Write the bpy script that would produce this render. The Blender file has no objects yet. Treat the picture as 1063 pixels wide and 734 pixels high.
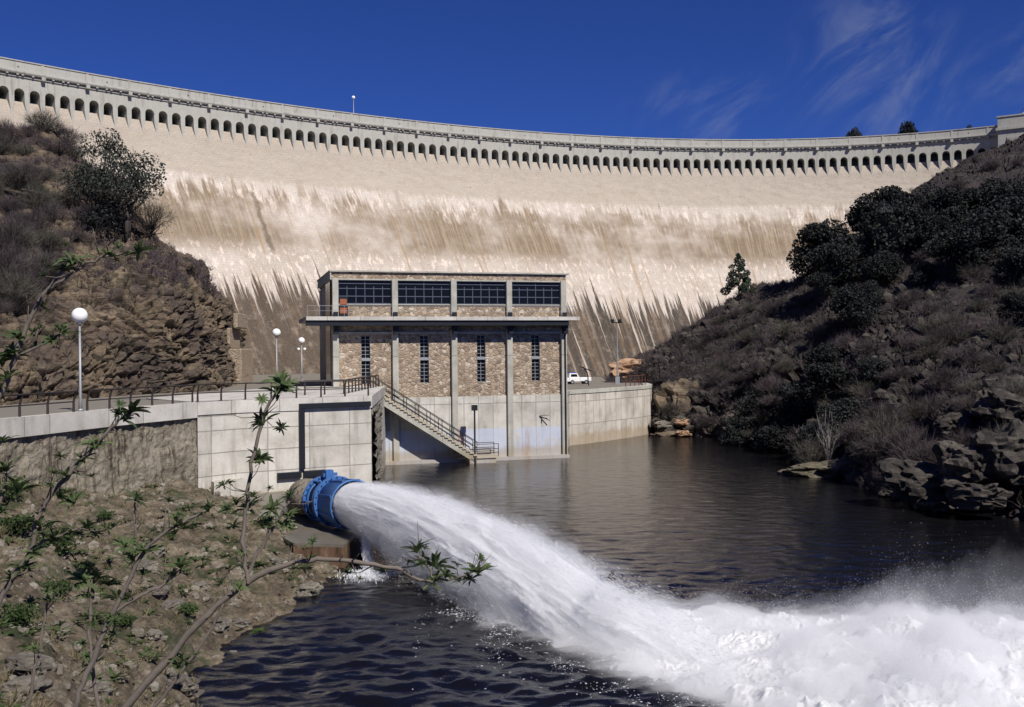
import bpy, math, random
import numpy as np
from mathutils import Vector, Matrix
from mathutils.bvhtree import BVHTree
S = bpy.context.scene
C = S.collection
R_ = math.radians
# ------------------------------------------------------------ camera
EYE = 8.9; FPX = 1033.0; ROLL = R_(0.55)
cam_d = bpy.data.cameras.new('camera'); cam = bpy.data.objects.new('camera', cam_d); C.objects.link(cam)
cam.location = (0, 0, EYE); cam.rotation_euler = (R_(90), ROLL, 0)
cam_d.sensor_width = 36; cam_d.lens = 36 * FPX / 1063; cam_d.clip_end = 3000; cam_d.clip_start = 0.1
S.camera = cam
# ------------------------------------------------------------ light
SUN_AZ, SUN_EL = 32.0, 46.0      # azimuth: degrees from -Y towards +X
sd = Vector((math.sin(R_(SUN_AZ)) * math.cos(R_(SUN_EL)), -math.cos(R_(SUN_AZ)) * math.cos(R_(SUN_EL)), math.sin(R_(SUN_EL))))
sun_d = bpy.data.lights.new('sun', 'SUN'); sun = bpy.data.objects.new('sun', sun_d); C.objects.link(sun)
sun_d.energy = 5.0; sun_d.angle = R_(0.5); sun_d.color = (1, .95, .88)
sun.rotation_euler = sd.to_track_quat('Z', 'Y').to_euler()
sun.location = (40, -60, 90)
W = bpy.data.worlds.new('World'); S.world = W; W.use_nodes = True
S.view_settings.view_transform = 'Standard'; S.view_settings.look = 'None'
S.view_settings.exposure = 0.05; S.view_settings.gamma = 1
S.render.engine = 'CYCLES'
S.cycles.use_denoising = True
S.cycles.max_bounces = 10; S.cycles.glossy_bounces = 3; S.cycles.transmission_bounces = 4; S.cycles.diffuse_bounces = 2; S.cycles.transparent_max_bounces = 12
S.cycles.volume_bounces = 9; S.cycles.volume_step_rate = .15; S.cycles.volume_max_steps = 256
S.cycles.caustics_reflective = False; S.cycles.caustics_refractive = False


class NT:
    """small helper for node trees"""
    def __init__(s, tree): s.t = tree; s.n = tree.nodes; s.l = tree.links
    def new(s, typ, **kw):
        n = s.n.new(typ)
        for k, v in kw.items(): setattr(n, k, v)
        return n
    def put(s, sock, v):
        if v is None: return
        if hasattr(v, 'is_output'): s.l.new(v, sock)
        elif isinstance(v, (tuple, list)) and len(v) == 3 and sock.type == 'RGBA': sock.default_value = (*v, 1)
        else: sock.default_value = v
    def math(s, op, a, b=None, c=None, clamp=False):
        n = s.new('ShaderNodeMath', operation=op, use_clamp=clamp)
        s.put(n.inputs[0], a); s.put(n.inputs[1], b); s.put(n.inputs[2], c); return n.outputs[0]
    def vmath(s, op, a, b=None):
        n = s.new('ShaderNodeVectorMath', operation=op); s.put(n.inputs[0], a); s.put(n.inputs[1], b)
        return n.outputs['Value'] if op in ('DOT_PRODUCT', 'LENGTH', 'DISTANCE') else n.outputs[0]
    def sep(s, v): n = s.new('ShaderNodeSeparateXYZ'); s.put(n.inputs[0], v); return n.outputs
    def com(s, x, y, z):
        n = s.new('ShaderNodeCombineXYZ'); s.put(n.inputs[0], x); s.put(n.inputs[1], y); s.put(n.inputs[2], z); return n.outputs[0]
    def mapv(s, v, sc=(1, 1, 1), loc=(0, 0, 0), rot=(0, 0, 0)):
        n = s.new('ShaderNodeMapping'); s.put(n.inputs[0], v); n.inputs['Scale'].default_value = sc
        n.inputs['Location'].default_value = loc; n.inputs['Rotation'].default_value = rot; return n.outputs[0]
    def noise(s, v, sc=1, det=4, rough=.6, dist=0):
        n = s.new('ShaderNodeTexNoise'); s.put(n.inputs['Vector'], v); s.put(n.inputs['Scale'], sc); n.inputs['Detail'].default_value = det
        n.inputs['Roughness'].default_value = rough; n.inputs['Distortion'].default_value = dist; return n.outputs[0]
    def voro(s, v, sc=1, feature='F1', out='Distance', rnd=1):
        n = s.new('ShaderNodeTexVoronoi', feature=feature); s.put(n.inputs['Vector'], v); n.inputs['Scale'].default_value = sc
        n.inputs['Randomness'].default_value = rnd; return n.outputs[out]
    def mr(s, v, a, b, c=0, d=1, smooth=True):
        n = s.new('ShaderNodeMapRange'); n.interpolation_type = 'SMOOTHSTEP' if smooth else 'LINEAR'
        for i, q in enumerate((v, a, b, c, d)): s.put(n.inputs[i], q)
        return n.outputs[0]
    def mix(s, f, a, b, mode='MIX'):
        n = s.new('ShaderNodeMix', data_type='RGBA', blend_type=mode); s.put(n.inputs[0], f); s.put(n.inputs[6], a); s.put(n.inputs[7], b)
        return n.outputs[2]
    def ramp(s, v, pts):
        n = s.new('ShaderNodeValToRGB'); s.put(n.inputs[0], v); e = n.color_ramp.elements
        while len(e) < len(pts): e.new(.5)
        for q, (p, c) in zip(e, pts): q.position = p; q.color = (*c, 1)
        return n.outputs[0]
    def brick(s, v, w, h, mortar=.02, sc=1, off=.5):
        n = s.new('ShaderNodeTexBrick'); n.offset = off; s.put(n.inputs['Vector'], v); n.inputs['Scale'].default_value = sc
        n.inputs['Mortar Size'].default_value = mortar; n.inputs['Brick Width'].default_value = w; n.inputs['Row Height'].default_value = h
        n.inputs['Mortar Smooth'].default_value = .3
        n.inputs['Color1'].default_value = (0, 0, 0, 1); n.inputs['Color2'].default_value = (1, 1, 1, 1); n.inputs['Mortar'].default_value = (.5, .5, .5, 1)
        return n.outputs


def sr(r, g, b):
    f = lambda c: c / 12.92 if c <= .04045 else ((c + .055) / 1.055) ** 2.4
    return tuple(f(x / 255) for x in (r, g, b))


# world: Nishita sky, a few cirrus wisps
wt = NT(W.node_tree); W.node_tree.nodes.clear()
sky = wt.new('ShaderNodeTexSky'); sky.sky_type = 'NISHITA'; sky.sun_disc = False
sky.sun_elevation = R_(SUN_EL); sky.sun_rotation = R_(180 - SUN_AZ); sky.altitude = 900; sky.air_density = .8; sky.dust_density = .3; sky.ozone_density = 3
tc = wt.new('ShaderNodeTexCoord').outputs['Generated']
skyc = wt.mix(1.0, sky.outputs[0], (.25, .42, 1.0), 'MULTIPLY')
x, y, z = wt.sep(tc)
wx = wt.math('DIVIDE', x, y); wz = wt.math('DIVIDE', z, y)
cv = wt.com(wx, wz, wt.math('SIGN', y))
cn = wt.noise(wt.mapv(wt.mapv(cv, (1, 1, 1), (0, 0, 0), (0, 0, R_(-42))), (7, 22, 1)), 1, 7, .62, .8)
cn = wt.mr(cn, .4, .75)
def blob(cx, cz, rx, rz):
    v = wt.vmath('LENGTH', wt.vmath('MULTIPLY', wt.vmath('SUBTRACT', cv, (cx, cz, 1)), (1 / rx, 1 / rz, 1)))
    return wt.mr(v, 1, .1)
m = wt.math('MAXIMUM', wt.math('MAXIMUM', blob(.37, .28, .12, .12), wt.math('MULTIPLY', blob(.21, .245, .13, .05), .9)), wt.math('MULTIPLY', blob(.54, .28, .12, .07), .8))
cf = wt.math('MULTIPLY', wt.math('MULTIPLY', cn, m), .36)
skyc = wt.mix(cf, skyc, (4.2, 4.8, 6.2))
bg = wt.new('ShaderNodeBackground'); wt.put(bg.inputs[0], skyc); bg.inputs[1].default_value = .07
wo = wt.new('ShaderNodeOutputWorld'); wt.l.new(bg.outputs[0], wo.inputs[0])


# ------------------------------------------------------------ geometry helpers
def ray(px, py):
    a = ROLL; xn = (px - 531.5) / FPX; yn = (367 - py) / FPX
    return xn * math.cos(a) + yn * math.sin(a), -xn * math.sin(a) + yn * math.cos(a)
def P(px, py, D):
    x, y = ray(px, py); return Vector((x * D, D, EYE + y * D))
def PZ(px, py, z):
    x, y = ray(px, py); D = (z - EYE) / y; return Vector((x * D, D, z))


def mesh_np(name, V, F, mat, parent=None, smooth=False, uv=None, loc=None):
    V = np.asarray(V, dtype=np.float32).reshape(-1, 3); F = np.asarray(F, dtype=np.int32)
    me = bpy.data.meshes.new(name); k = F.shape[1]
    me.vertices.add(len(V)); me.vertices.foreach_set('co', V.ravel())
    me.loops.add(F.size); me.loops.foreach_set('vertex_index', F.ravel())
    me.polygons.add(len(F)); me.polygons.foreach_set('loop_start', np.arange(0, F.size, k, dtype=np.int32))
    me.polygons.foreach_set('loop_total', np.full(len(F), k, dtype=np.int32))
    me.polygons.foreach_set('use_smooth', np.full(len(F), smooth, dtype=bool))
    me.update(calc_edges=True)
    if uv is not None:
        l = me.uv_layers.new(name='UVMap'); l.data.foreach_set('uv', np.asarray(uv, dtype=np.float32)[F.ravel()].ravel())
    me.validate()
    if mat: me.materials.append(mat)
    o = bpy.data.objects.new(name, me); C.objects.link(o)
    if parent: o.parent = parent
    if loc: o.location = loc
    return o


class MB:
    def __init__(s): s.v = []; s.f = []
    def add(s, vs, fs):
        b = len(s.v); s.v += [tuple(p) for p in vs]; s.f += [tuple(i + b for i in f) for f in fs]; return s
    def box(s, x0, x1, y0, y1, z0, z1, M=None):
        vs = [Vector((x, y, z)) for z in (z0, z1) for x, y in ((x0, y0), (x1, y0), (x1, y1), (x0, y1))]
        if M: vs = [M @ p for p in vs]
        return s.add(vs, [(3, 2, 1, 0), (4, 5, 6, 7), (0, 1, 5, 4), (1, 2, 6, 5), (2, 3, 7, 6), (3, 0, 4, 7)])
    def hexa(s, lo, hi):   # two quads, bottom and top
        return s.add(list(lo) + list(hi), [(3, 2, 1, 0), (4, 5, 6, 7), (0, 1, 5, 4), (1, 2, 6, 5), (2, 3, 7, 6), (3, 0, 4, 7)])
    def tube(s, pts, rad, n=8, cap=True):
        pts = [Vector(p) for p in pts]
        if not hasattr(rad, '__len__'): rad = [rad] * len(pts)
        b = len(s.v); up = None
        for i, p in enumerate(pts):
            t = (pts[min(i + 1, len(pts) - 1)] - pts[max(i - 1, 0)]).normalized()
            if up is None: up = Vector((0, 0, 1)) if abs(t.z) < .9 else Vector((1, 0, 0))
            a = t.cross(up).normalized(); c = a.cross(t).normalized(); up = c
            for k in range(n):
                g = 2 * math.pi * k / n; s.v.append(tuple(p + (a * math.cos(g) + c * math.sin(g)) * rad[i]))
        for i in range(len(pts) - 1):
            for k in range(n):
                k2 = (k + 1) % n
                s.f.append((b + i * n + k, b + i * n + k2, b + (i + 1) * n + k2, b + (i + 1) * n + k))
        if cap:
            s.f.append(tuple(b + k for k in range(n))[::-1]); s.f.append(tuple(b + (len(pts) - 1) * n + k for k in range(n)))
        return s
    def bar(s, a, b, w, h=None):    # rectangular bar between two points
        a = Vector(a); b = Vector(b); h = h or w; t = (b - a).normalized()
        up = Vector((0, 0, 1)) if abs(t.z) < .95 else Vector((0, 1, 0))
        x = t.cross(up).normalized() * w / 2; y = x.normalized().cross(t).normalized() * h / 2
        return s.hexa([a - x - y, a + x - y, a + x + y, a - x + y], [b - x - y, b + x - y, b + x + y, b - x + y])
    def sphere(s, c, r, n=16, m=10):
        c = Vector(c); b = len(s.v)
        for i in range(1, m):
            th = math.pi * i / m
            for k in range(n):
                g = 2 * math.pi * k / n; s.v.append((c.x + r * math.sin(th) * math.cos(g), c.y + r * math.sin(th) * math.sin(g), c.z + r * math.cos(th)))
        t = len(s.v); s.v += [(c.x, c.y, c.z + r), (c.x, c.y, c.z - r)]
        for i in range(m - 2):
            for k in range(n):
                k2 = (k + 1) % n; s.f.append((b + i * n + k, b + (i + 1) * n + k, b + (i + 1) * n + k2, b + i * n + k2))
        for k in range(n):
            k2 = (k + 1) % n; s.f.append((t, b + k, b + k2)); q = b + (m - 2) * n; s.f.append((t + 1, q + k2, q + k))
        return s
    def lathe(s, prof, n=32, M=None, close=False):   # prof: (radius, z) list, around local z
        b = len(s.v)
        for r, z in prof:
            for k in range(n):
                g = 2 * math.pi * k / n; p = Vector((r * math.cos(g), r * math.sin(g), z)); s.v.append(tuple(M @ p if M else p))
        L = len(prof)
        for i in range(L if close else L - 1):
            j = (i + 1) % L
            for k in range(n):
                k2 = (k + 1) % n; s.f.append((b + i * n + k, b + i * n + k2, b + j * n + k2, b + j * n + k))
        return s
    def build(s, name, mat, parent=None, smooth=False, bevel=0, loc=None):
        me = bpy.data.meshes.new(name); me.from_pydata(s.v, [], s.f)
        l = me.uv_layers.new(name='UVMap'); me.update()
        n_ = len(me.loops); uv = np.zeros((n_, 2), dtype=np.float32)
        for p in me.polygons:
            n = p.normal
            for li in p.loop_indices:
                co = me.vertices[me.loops[li].vertex_index].co
                if abs(n.z) > .75: uv[li] = (co.x, co.y)
                else:
                    t = Vector((-n.y, n.x)).normalized(); uv[li] = (co.x * t.x + co.y * t.y, co.z)
            p.use_smooth = smooth
        l.data.foreach_set('uv', uv.ravel())
        if mat: me.materials.append(mat)
        o = bpy.data.objects.new(name, me); C.objects.link(o)
        if parent: o.parent = parent
        if loc: o.location = loc
        if bevel:
            m = o.modifiers.new('bevel', 'BEVEL'); m.width = bevel; m.segments = 2; m.limit_method = 'ANGLE'
        return o


def tag(o, label=None, cat=None, group=None, kind=None):
    if label: o['label'] = label
    if cat: o['category'] = cat
    if group: o['group'] = group
    if kind: o['kind'] = kind
    return o
def thing(name, label, cat, loc=(0, 0, 0), rz=0, group=None):
    o = bpy.data.objects.new(name, None); C.objects.link(o); o.location = loc; o.rotation_euler = (0, 0, rz); o.empty_display_size = .3
    return tag(o, label, cat, group)
def dup(root, loc=None, rz=None, sc=None, label=None):
    r = root.copy(); C.objects.link(r)
    if loc is not None: r.location = loc
    if rz is not None: r.rotation_euler[2] = rz
    if sc is not None: r.scale = (sc, sc, sc) if not hasattr(sc, '__len__') else sc
    if label: r['label'] = label
    def rec(a, b):
        for ch in list(a.children):
            if ch is b: continue
            c = ch.copy(); C.objects.link(c); c.parent = b; rec(ch, c)
    rec(root, r); return r


# numpy noise
_rs = np.random.RandomState(5); _perm = _rs.permutation(512); _perm = np.concatenate([_perm, _perm, _perm]) % 512
_grad = _rs.normal(size=(512, 3)); _grad /= np.linalg.norm(_grad, axis=1)[:, None]
def _hash(i, j, k): return _perm[(_perm[(_perm[i & 511] + j) & 511] + k) & 511]
def perlin(p):
    p = np.asarray(p, dtype=np.float64); i = np.floor(p).astype(np.int64); f = p - i; u = f * f * f * (f * (f * 6 - 15) + 10)
    out = 0
    for a in (0, 1):
        for b in (0, 1):
            for c in (0, 1):
                g = _grad[_hash(i[:, 0] + a, i[:, 1] + b, i[:, 2] + c)]
                d = ((f - (a, b, c)) * g).sum(1)
                w = (u[:, 0] if a else 1 - u[:, 0]) * (u[:, 1] if b else 1 - u[:, 1]) * (u[:, 2] if c else 1 - u[:, 2])
                out = out + w * d
    return out * 1.5
def fbm(p, oct=4, gain=.5, ridge=False):
    p = np.asarray(p, dtype=np.float64); s = 0; a = 1
    for o in range(oct):
        n = perlin(p * 2 ** o + 17.3 * o); s = s + a * ((1 - 2 * np.abs(n)) if ridge else n); a *= gain
    return s
def worley(p):
    """random value of the nearest cell, F2-F1"""
    p = np.asarray(p, dtype=np.float64); i = np.floor(p).astype(np.int64)
    b1 = np.full(len(p), 9.); b2 = np.full(len(p), 9.); idv = np.zeros(len(p))
    for a in (-1, 0, 1):
        for b in (-1, 0, 1):
            for c in (-1, 0, 1):
                h = _hash(i[:, 0] + a, i[:, 1] + b, i[:, 2] + c)
                pt = i + (a, b, c) + .5 + _grad[h] * .48
                d = np.sqrt(((p - pt) ** 2).sum(1))
                cl = d < b1; b2 = np.where(cl, b1, np.minimum(b2, d)); b1 = np.where(cl, d, b1); idv = np.where(cl, h / 512., idv)
    return idv, b2 - b1


def cr_interp(A, ts):
    """Catmull-Rom along axis 0"""
    n = len(A); ts = np.clip(ts, 0, n - 1 - 1e-9); i = np.floor(ts).astype(int); f = (ts - i).reshape(-1, *([1] * (A.ndim - 1)))
    g = lambda k: A[np.clip(i + k, 0, n - 1)]
    p0, p1, p2, p3 = g(-1), g(0), g(1), g(2)
    return .5 * (2 * p1 + (p2 - p0) * f + (2 * p0 - 5 * p1 + 4 * p2 - p3) * f ** 2 + (3 * p1 - p0 - 3 * p2 + p3) * f ** 3)
def loft(G, nu, nv):
    """G[rows][cols] points -> dense grid (nv,nu,3)"""
    G = np.array([[tuple(p) for p in r] for r in G], dtype=np.float64)
    A = cr_interp(G, np.linspace(0, G.shape[0] - 1, nv)); A = np.swapaxes(A, 0, 1)
    A = cr_interp(A, np.linspace(0, G.shape[1] - 1, nu)); return np.swapaxes(A, 0, 1)
def grid_normals(A):
    du = np.gradient(A, axis=1); dv = np.gradient(A, axis=0); n = np.cross(du, dv); return n / (np.linalg.norm(n, axis=2, keepdims=True) + 1e-9)
def grid_faces(nv, nu):
    i = np.arange(nv * nu).reshape(nv, nu); return np.stack([i[:-1, :-1], i[:-1, 1:], i[1:, 1:], i[1:, :-1]], -1).reshape(-1, 4)


# ------------------------------------------------------------ materials
def mat(name, fn, **kw):
    m = bpy.data.materials.new(name); m.use_nodes = True; t = NT(m.node_tree); bs = m.node_tree.nodes['Principled BSDF']
    bs.inputs['Specular IOR Level'].default_value = .3
    fn(t, bs); return m
def setb(t, bs, col=None, rough=None, bump=None, dist=.05, strength=1., metal=None):
    if col is not None: t.put(bs.inputs['Base Color'], col)
    if rough is not None: t.put(bs.inputs['Roughness'], rough)
    if metal is not None: t.put(bs.inputs['Metallic'], metal)
    if bump is not None:
        b = t.new('ShaderNodeBump'); b.inputs['Distance'].default_value = dist; b.inputs['Strength'].default_value = strength
        t.put(b.inputs['Height'], bump); t.l.new(b.outputs[0], bs.inputs['Normal'])
def UV(t): return t.new('ShaderNodeTexCoord').outputs['UV']
def OB(t): return t.new('ShaderNodeNewGeometry').outputs['Position']
def simple(name, col, rough=.6, metal=0, var=.15, sc=3):
    def fn(t, bs):
        n = t.noise(OB(t), sc, 5, .65); c = t.mix(n, tuple(x * (1 - var) for x in col), tuple(min(1, x * (1 + var)) for x in col))
        setb(t, bs, c, rough, n, .01, .4, metal)
    return mat(name, fn)


def dam_face_fn(t, bs):
    uv = UV(t); u, v, _ = t.sep(uv)
    st = t.noise(t.mapv(uv, (1.1, .045, 1)), 1, 5, .62)           # long streaks
    st2 = t.noise(t.mapv(uv, (.35, .03, 1), (7, 3, 0)), 1, 4, .6)
    st3 = t.noise(t.mapv(uv, (2.6, .12, 1), (3, 9, 0)), 1, 4, .6)
    bl = t.noise(uv, .11, 5, .6)                                  # blotches
    fine = t.noise(uv, 2.2, 6, .75)
    grain = t.noise(t.mapv(uv, (1.6, 3.2, 1)), 1.6, 4, .8)
    base = t.ramp(bl, [(.3, (.38, .335, .275)), (.5, (.51, .455, .39)), (.68, (.62, .56, .50))])
    base = t.mix(t.math('MULTIPLY', t.mr(fine, .3, .7), .7), base, (.55, .475, .41))
    # upper band: greyer
    vv = t.math('ADD', v, t.math('MULTIPLY', t.math('SUBTRACT', st3, .5), 2.5))
    top = t.mr(vv, 36.6, 37.6)
    base = t.mix(t.math('MULTIPLY', top, .85), base, t.mix(fine, (.38, .33, .265), (.48, .42, .35)))
    # brown band under the drip line
    e1 = t.math('ADD', v, t.math('MULTIPLY', t.math('SUBTRACT', st, .5), 9))
    e1 = t.math('ADD', e1, t.math('MULTIPLY', t.math('SUBTRACT', st2, .5), 12))
    band = t.math('MULTIPLY', t.mr(e1, 36.2, 34.2), t.mr(t.math('ADD', v, t.math('MULTIPLY', t.math('SUBTRACT', st3, .5), 5)), 23, 27))
    band = t.math('MULTIPLY', band, t.mr(t.noise(t.mapv(uv, (.05, .06, 1), (21, 8, 0)), 1, 4, .65), .36, .58))
    base = t.mix(t.math('MULTIPLY', band, .88), base, t.mix(t.mr(st3, .4, .72), (.17, .12, .07), (.33, .255, .165)))
    # white lime drips
    lime = t.math('MULTIPLY', t.mr(t.noise(t.mapv(uv, (.9, .22, 1), (31, 0, 0)), 1, 6, .75), .48, .62), t.math('MULTIPLY', t.mr(v, 29, 35), t.mr(v, 37.8, 36.5)))
    lime = t.math('MULTIPLY', lime, t.mr(t.noise(t.mapv(uv, (.06, .25, 1), (2, 90, 0)), 1, 3, .6), .38, .55))
    base = t.mix(t.math('MULTIPLY', lime, .8), base, (.78, .68, .60))
    lime2 = t.math('MULTIPLY', t.mr(t.noise(t.mapv(uv, (1., .5, 1), (5, 50, 0)), 1.2, 5, .7), .53, .6), t.math('MULTIPLY', t.mr(v, 15, 21), t.mr(v, 27, 24)))
    base = t.mix(t.math('MULTIPLY', lime2, .8), base, (.78, .66, .57))
    # ochre runs
    och = t.math('MULTIPLY', t.mr(t.noise(t.mapv(uv, (.9, .03, 1), (60, 5, 0)), 1, 3, .55), .60, .66), t.mr(v, 36.5, 33))
    base = t.mix(t.math('MULTIPLY', och, .6), base, (.34, .23, .12))
    # one long dark run at the left and two thinner ones
    for uu, ww, v0, v1 in ((-127, .6, 26.5, 37), (-120.5, 1.3, 24, 33), (-100, .35, 24, 35), (18, .4, 24, 36), (34, .5, 26, 36)):
        dd_ = t.math('ABSOLUTE', t.math('ADD', t.math('SUBTRACT', u, uu), t.math('MULTIPLY', t.math('SUBTRACT', t.noise(t.mapv(uv, (.3, .35, 1)), 1, 5, .7), .5), 2.2)))
        mm = t.math('MULTIPLY', t.mr(dd_, ww * 1.6, ww * .4), t.math('MULTIPLY', t.mr(v, v0 - 1, v0 + 2), t.mr(v, v1 + .6, v1 - .4)))
        base = t.mix(t.math('MULTIPLY', mm, t.mr(fine, .25, .6, .45, .85)), base, (.15, .115, .075))
    # dark wet streaks on the lower face
    e2 = t.math('ADD', v, t.math('MULTIPLY', t.math('SUBTRACT', t.noise(t.mapv(uv, (1.4, .02, 1), (12, 0, 0)), 1, 5, .7), .5), 26))
    lo = t.mr(e2, 19.5, 18.2)
    lo = t.math('MULTIPLY', lo, t.mr(u, -78, -88))
    lo2 = t.mr(e2, 17.5, 16.4); lo2 = t.math('MULTIPLY', lo2, t.math('MULTIPLY', t.mr(u, -62, -54), t.mr(u, -6, -14)))
    lo = t.math('MAXIMUM', lo, lo2)
    s4 = t.noise(t.mapv(uv, (.55, .015, 1), (2, 2, 0)), 1, 6, .72)
    dark = t.ramp(s4, [(.42, (.016, .013, .010)), (.53, (.048, .034, .022)), (.575, (.14, .08, .035)), (.60, (.085, .07, .058)), (.72, (.30, .27, .24))])
    dark = t.mix(t.math('MULTIPLY', t.mr(u, -84, -92), .55), dark, (.075, .05, .03))
    base = t.mix(t.math('MULTIPLY', lo, .93), base, dark)
    gap = t.math('MULTIPLY', t.mr(u, -92, -84, .35, 1), t.math('MULTIPLY', t.mr(t.noise(t.mapv(uv, (1.3, .03, 1), (80, 0, 0)), 1, 5, .65), .58, .66), lo))
    base = t.mix(t.math('MULTIPLY', gap, .8), base, (.6, .52, .45))
    # courses
    wob = t.vmath('ADD', uv, t.vmath('MULTIPLY', t.com(t.noise(uv, 1.3, 3), t.noise(t.mapv(uv, (1, 1, 1), (5, 5, 0)), 1.3, 3), 0), (.3, .16, 0)))
    bk = t.brick(wob, .85, .42, .03)
    base = t.mix(t.math('MULTIPLY', bk['Fac'], .09), base, (.2, .16, .12))
    base = t.mix(.05, base, t.mix(bk['Color'], (.2, .17, .14), (1, .95, .9)), 'OVERLAY')
    base = t.mix(t.math('MULTIPLY', t.mr(grain, .5, .72), .55), base, (.27, .21, .16))
    base = t.mix(t.math('MULTIPLY', t.mr(t.noise(uv, .5, 5, .75), .5, .68), .45), base, (.36, .29, .23))
    pk = t.mr(t.voro(t.mapv(uv, (1, 1.3, 1)), .75), .16, .08)
    base = t.mix(t.math('MULTIPLY', pk, t.mr(fine, .5, .62)), base, (.2, .15, .11))
    h = t.math('ADD', t.math('MULTIPLY', fine, .9), t.math('MULTIPLY', bk['Fac'], -.2)); h = t.math('ADD', h, grain)
    setb(t, bs, base, .9, h, .12, .8)
dam_face = mat('dam_face', dam_face_fn)
def dam_conc_fn(t, bs):
    uv = UV(t); n = t.noise(OB(t), 1.1, 6, .7); n2 = t.noise(t.mapv(OB(t), (1.5, 1.5, .25)), 1, 4, .6)
    c = t.mix(n, (.33, .325, .285), (.48, .465, .42)); c = t.mix(t.math('MULTIPLY', t.mr(n2, .52, .7), .6), c, (.24, .225, .19))
    setb(t, bs, c, .9, n, .05, .6)
dam_conc = mat('dam_concrete', dam_conc_fn)
def conc_fn(tint=(1, 1, 1), panel=(1.25, 2.5), dirty=.5, blue=False):
    def fn(t, bs):
        uv = UV(t); u, v, _ = t.sep(uv)
        n = t.noise(uv, .6, 6, .65); n2 = t.noise(t.mapv(uv, (1.8, .25, 1)), 1, 5, .65); n3 = t.noise(uv, 7, 5, .7)
        c = t.ramp(n, [(.3, (.36, .34, .29)), (.5, (.5, .475, .42)), (.7, (.6, .57, .51))])
        c = t.mix(t.math('MULTIPLY', t.mr(n2, .5, .68), dirty), c, (.24, .22, .18))
        c = t.mix(t.math('MULTIPLY', t.mr(n3, .5, .75), .35), c, (.7, .67, .6))
        bk = t.brick(t.mapv(uv, (1, 1, 1), (.4, .25, 0)), panel[1], panel[0], .03, 1, 0)
        c = t.mix(t.math('MULTIPLY', bk['Fac'], .6), c, (.16, .145, .12))
        c = t.mix(.16, c, t.mix(bk['Color'], (.1, .1, .1), (.9, .9, .9)), 'OVERLAY')
        if blue:
            w = t.math('MULTIPLY', t.mr(v, 2.75, 2.6), t.mr(t.noise(uv, .5, 4), .3, .5))
            c = t.mix(t.math('MULTIPLY', w, .65), c, (.46, .52, .66))
            ru = t.math('MULTIPLY', t.mr(t.noise(t.mapv(uv, (.5, .1, 1), (3.2, 0, 0)), 1, 4, .6), .55, .68), t.mr(v, 3.2, 2))
            c = t.mix(t.math('MULTIPLY', ru, .7), c, (.3, .13, .05))
        wl = t.mr(t.math('ADD', v, t.math('MULTIPLY', t.math('SUBTRACT', n, .5), 1.2)), 1.3, .7)
        c = t.mix(t.math('MULTIPLY', wl, .6), c, (.33, .26, .16))
        c = t.mix(1, c, tint, 'MULTIPLY')
        h = t.math('ADD', t.math('MULTIPLY', bk['Fac'], -.6), t.math('MULTIPLY', n3, .3))
        setb(t, bs, c, .88, h, .04, .8)
    return fn
conc = mat('concrete', conc_fn()); conc_b = mat('concrete_painted_base', conc_fn(blue=True, panel=(5, 1.25)))
conc_q = mat('concrete_quay', conc_fn((1.02, .98, .96), (2.2, 1.1)))
conc_p = mat('concrete_coping', conc_fn((1.0, 1.0, 1.02), (9, 2.6), .35))
conc_s = mat('concrete_frame', conc_fn((.86, .88, .86), (9, 9), .3))
def oldwall_fn(t, bs):
    uv = UV(t); n = t.noise(uv, .8, 7, .75); n2 = t.noise(t.mapv(uv, (2.2, .35, 1)), 1, 6, .7); n3 = t.noise(uv, 5, 5, .8)
    c = t.ramp(n, [(.3, (.13, .11, .08)), (.5, (.31, .27, .205)), (.7, (.45, .40, .32))])
    c = t.mix(t.mr(n2, .5, .62), c, (.10, .08, .055)); c = t.mix(t.math('MULTIPLY', t.mr(n3, .55, .7), .5), c, (.45, .4, .32))
    setb(t, bs, c, .95, t.math('ADD', n3, n2), .18, 1)
oldwall = mat('rough_old_wall', oldwall_fn)
def stone_fn(t, bs):
    uv = UV(t); d = t.vmath('ADD', uv, t.vmath('MULTIPLY', t.com(t.noise(uv, 3, 3), t.noise(t.mapv(uv, (1, 1, 1), (9, 4, 0)), 3, 3), 0), (.12, .12, 0)))
    d = t.mapv(d, (1, 1.35, 1))
    e = t.voro(d, 3.0, 'DISTANCE_TO_EDGE'); cc = t.voro(d, 3.0, 'F1', 'Color'); r, g, b = t.sep(cc)
    c = t.ramp(r, [(0, (.17, .12, .085)), (.3, (.31, .22, .15)), (.55, (.40, .29, .19)), (.8, (.47, .37, .27)), (1, (.62, .53, .42))])
    c = t.mix(t.math('MULTIPLY', t.noise(uv, 6, 5, .7), .5), c, (.25, .2, .15))
    c = t.mix(t.mr(e, .07, .02), c, (.44, .38, .30))
    setb(t, bs, c, .9, t.mr(e, 0, .12), .06, .9)
stone = mat('random_stone', stone_fn)


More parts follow.
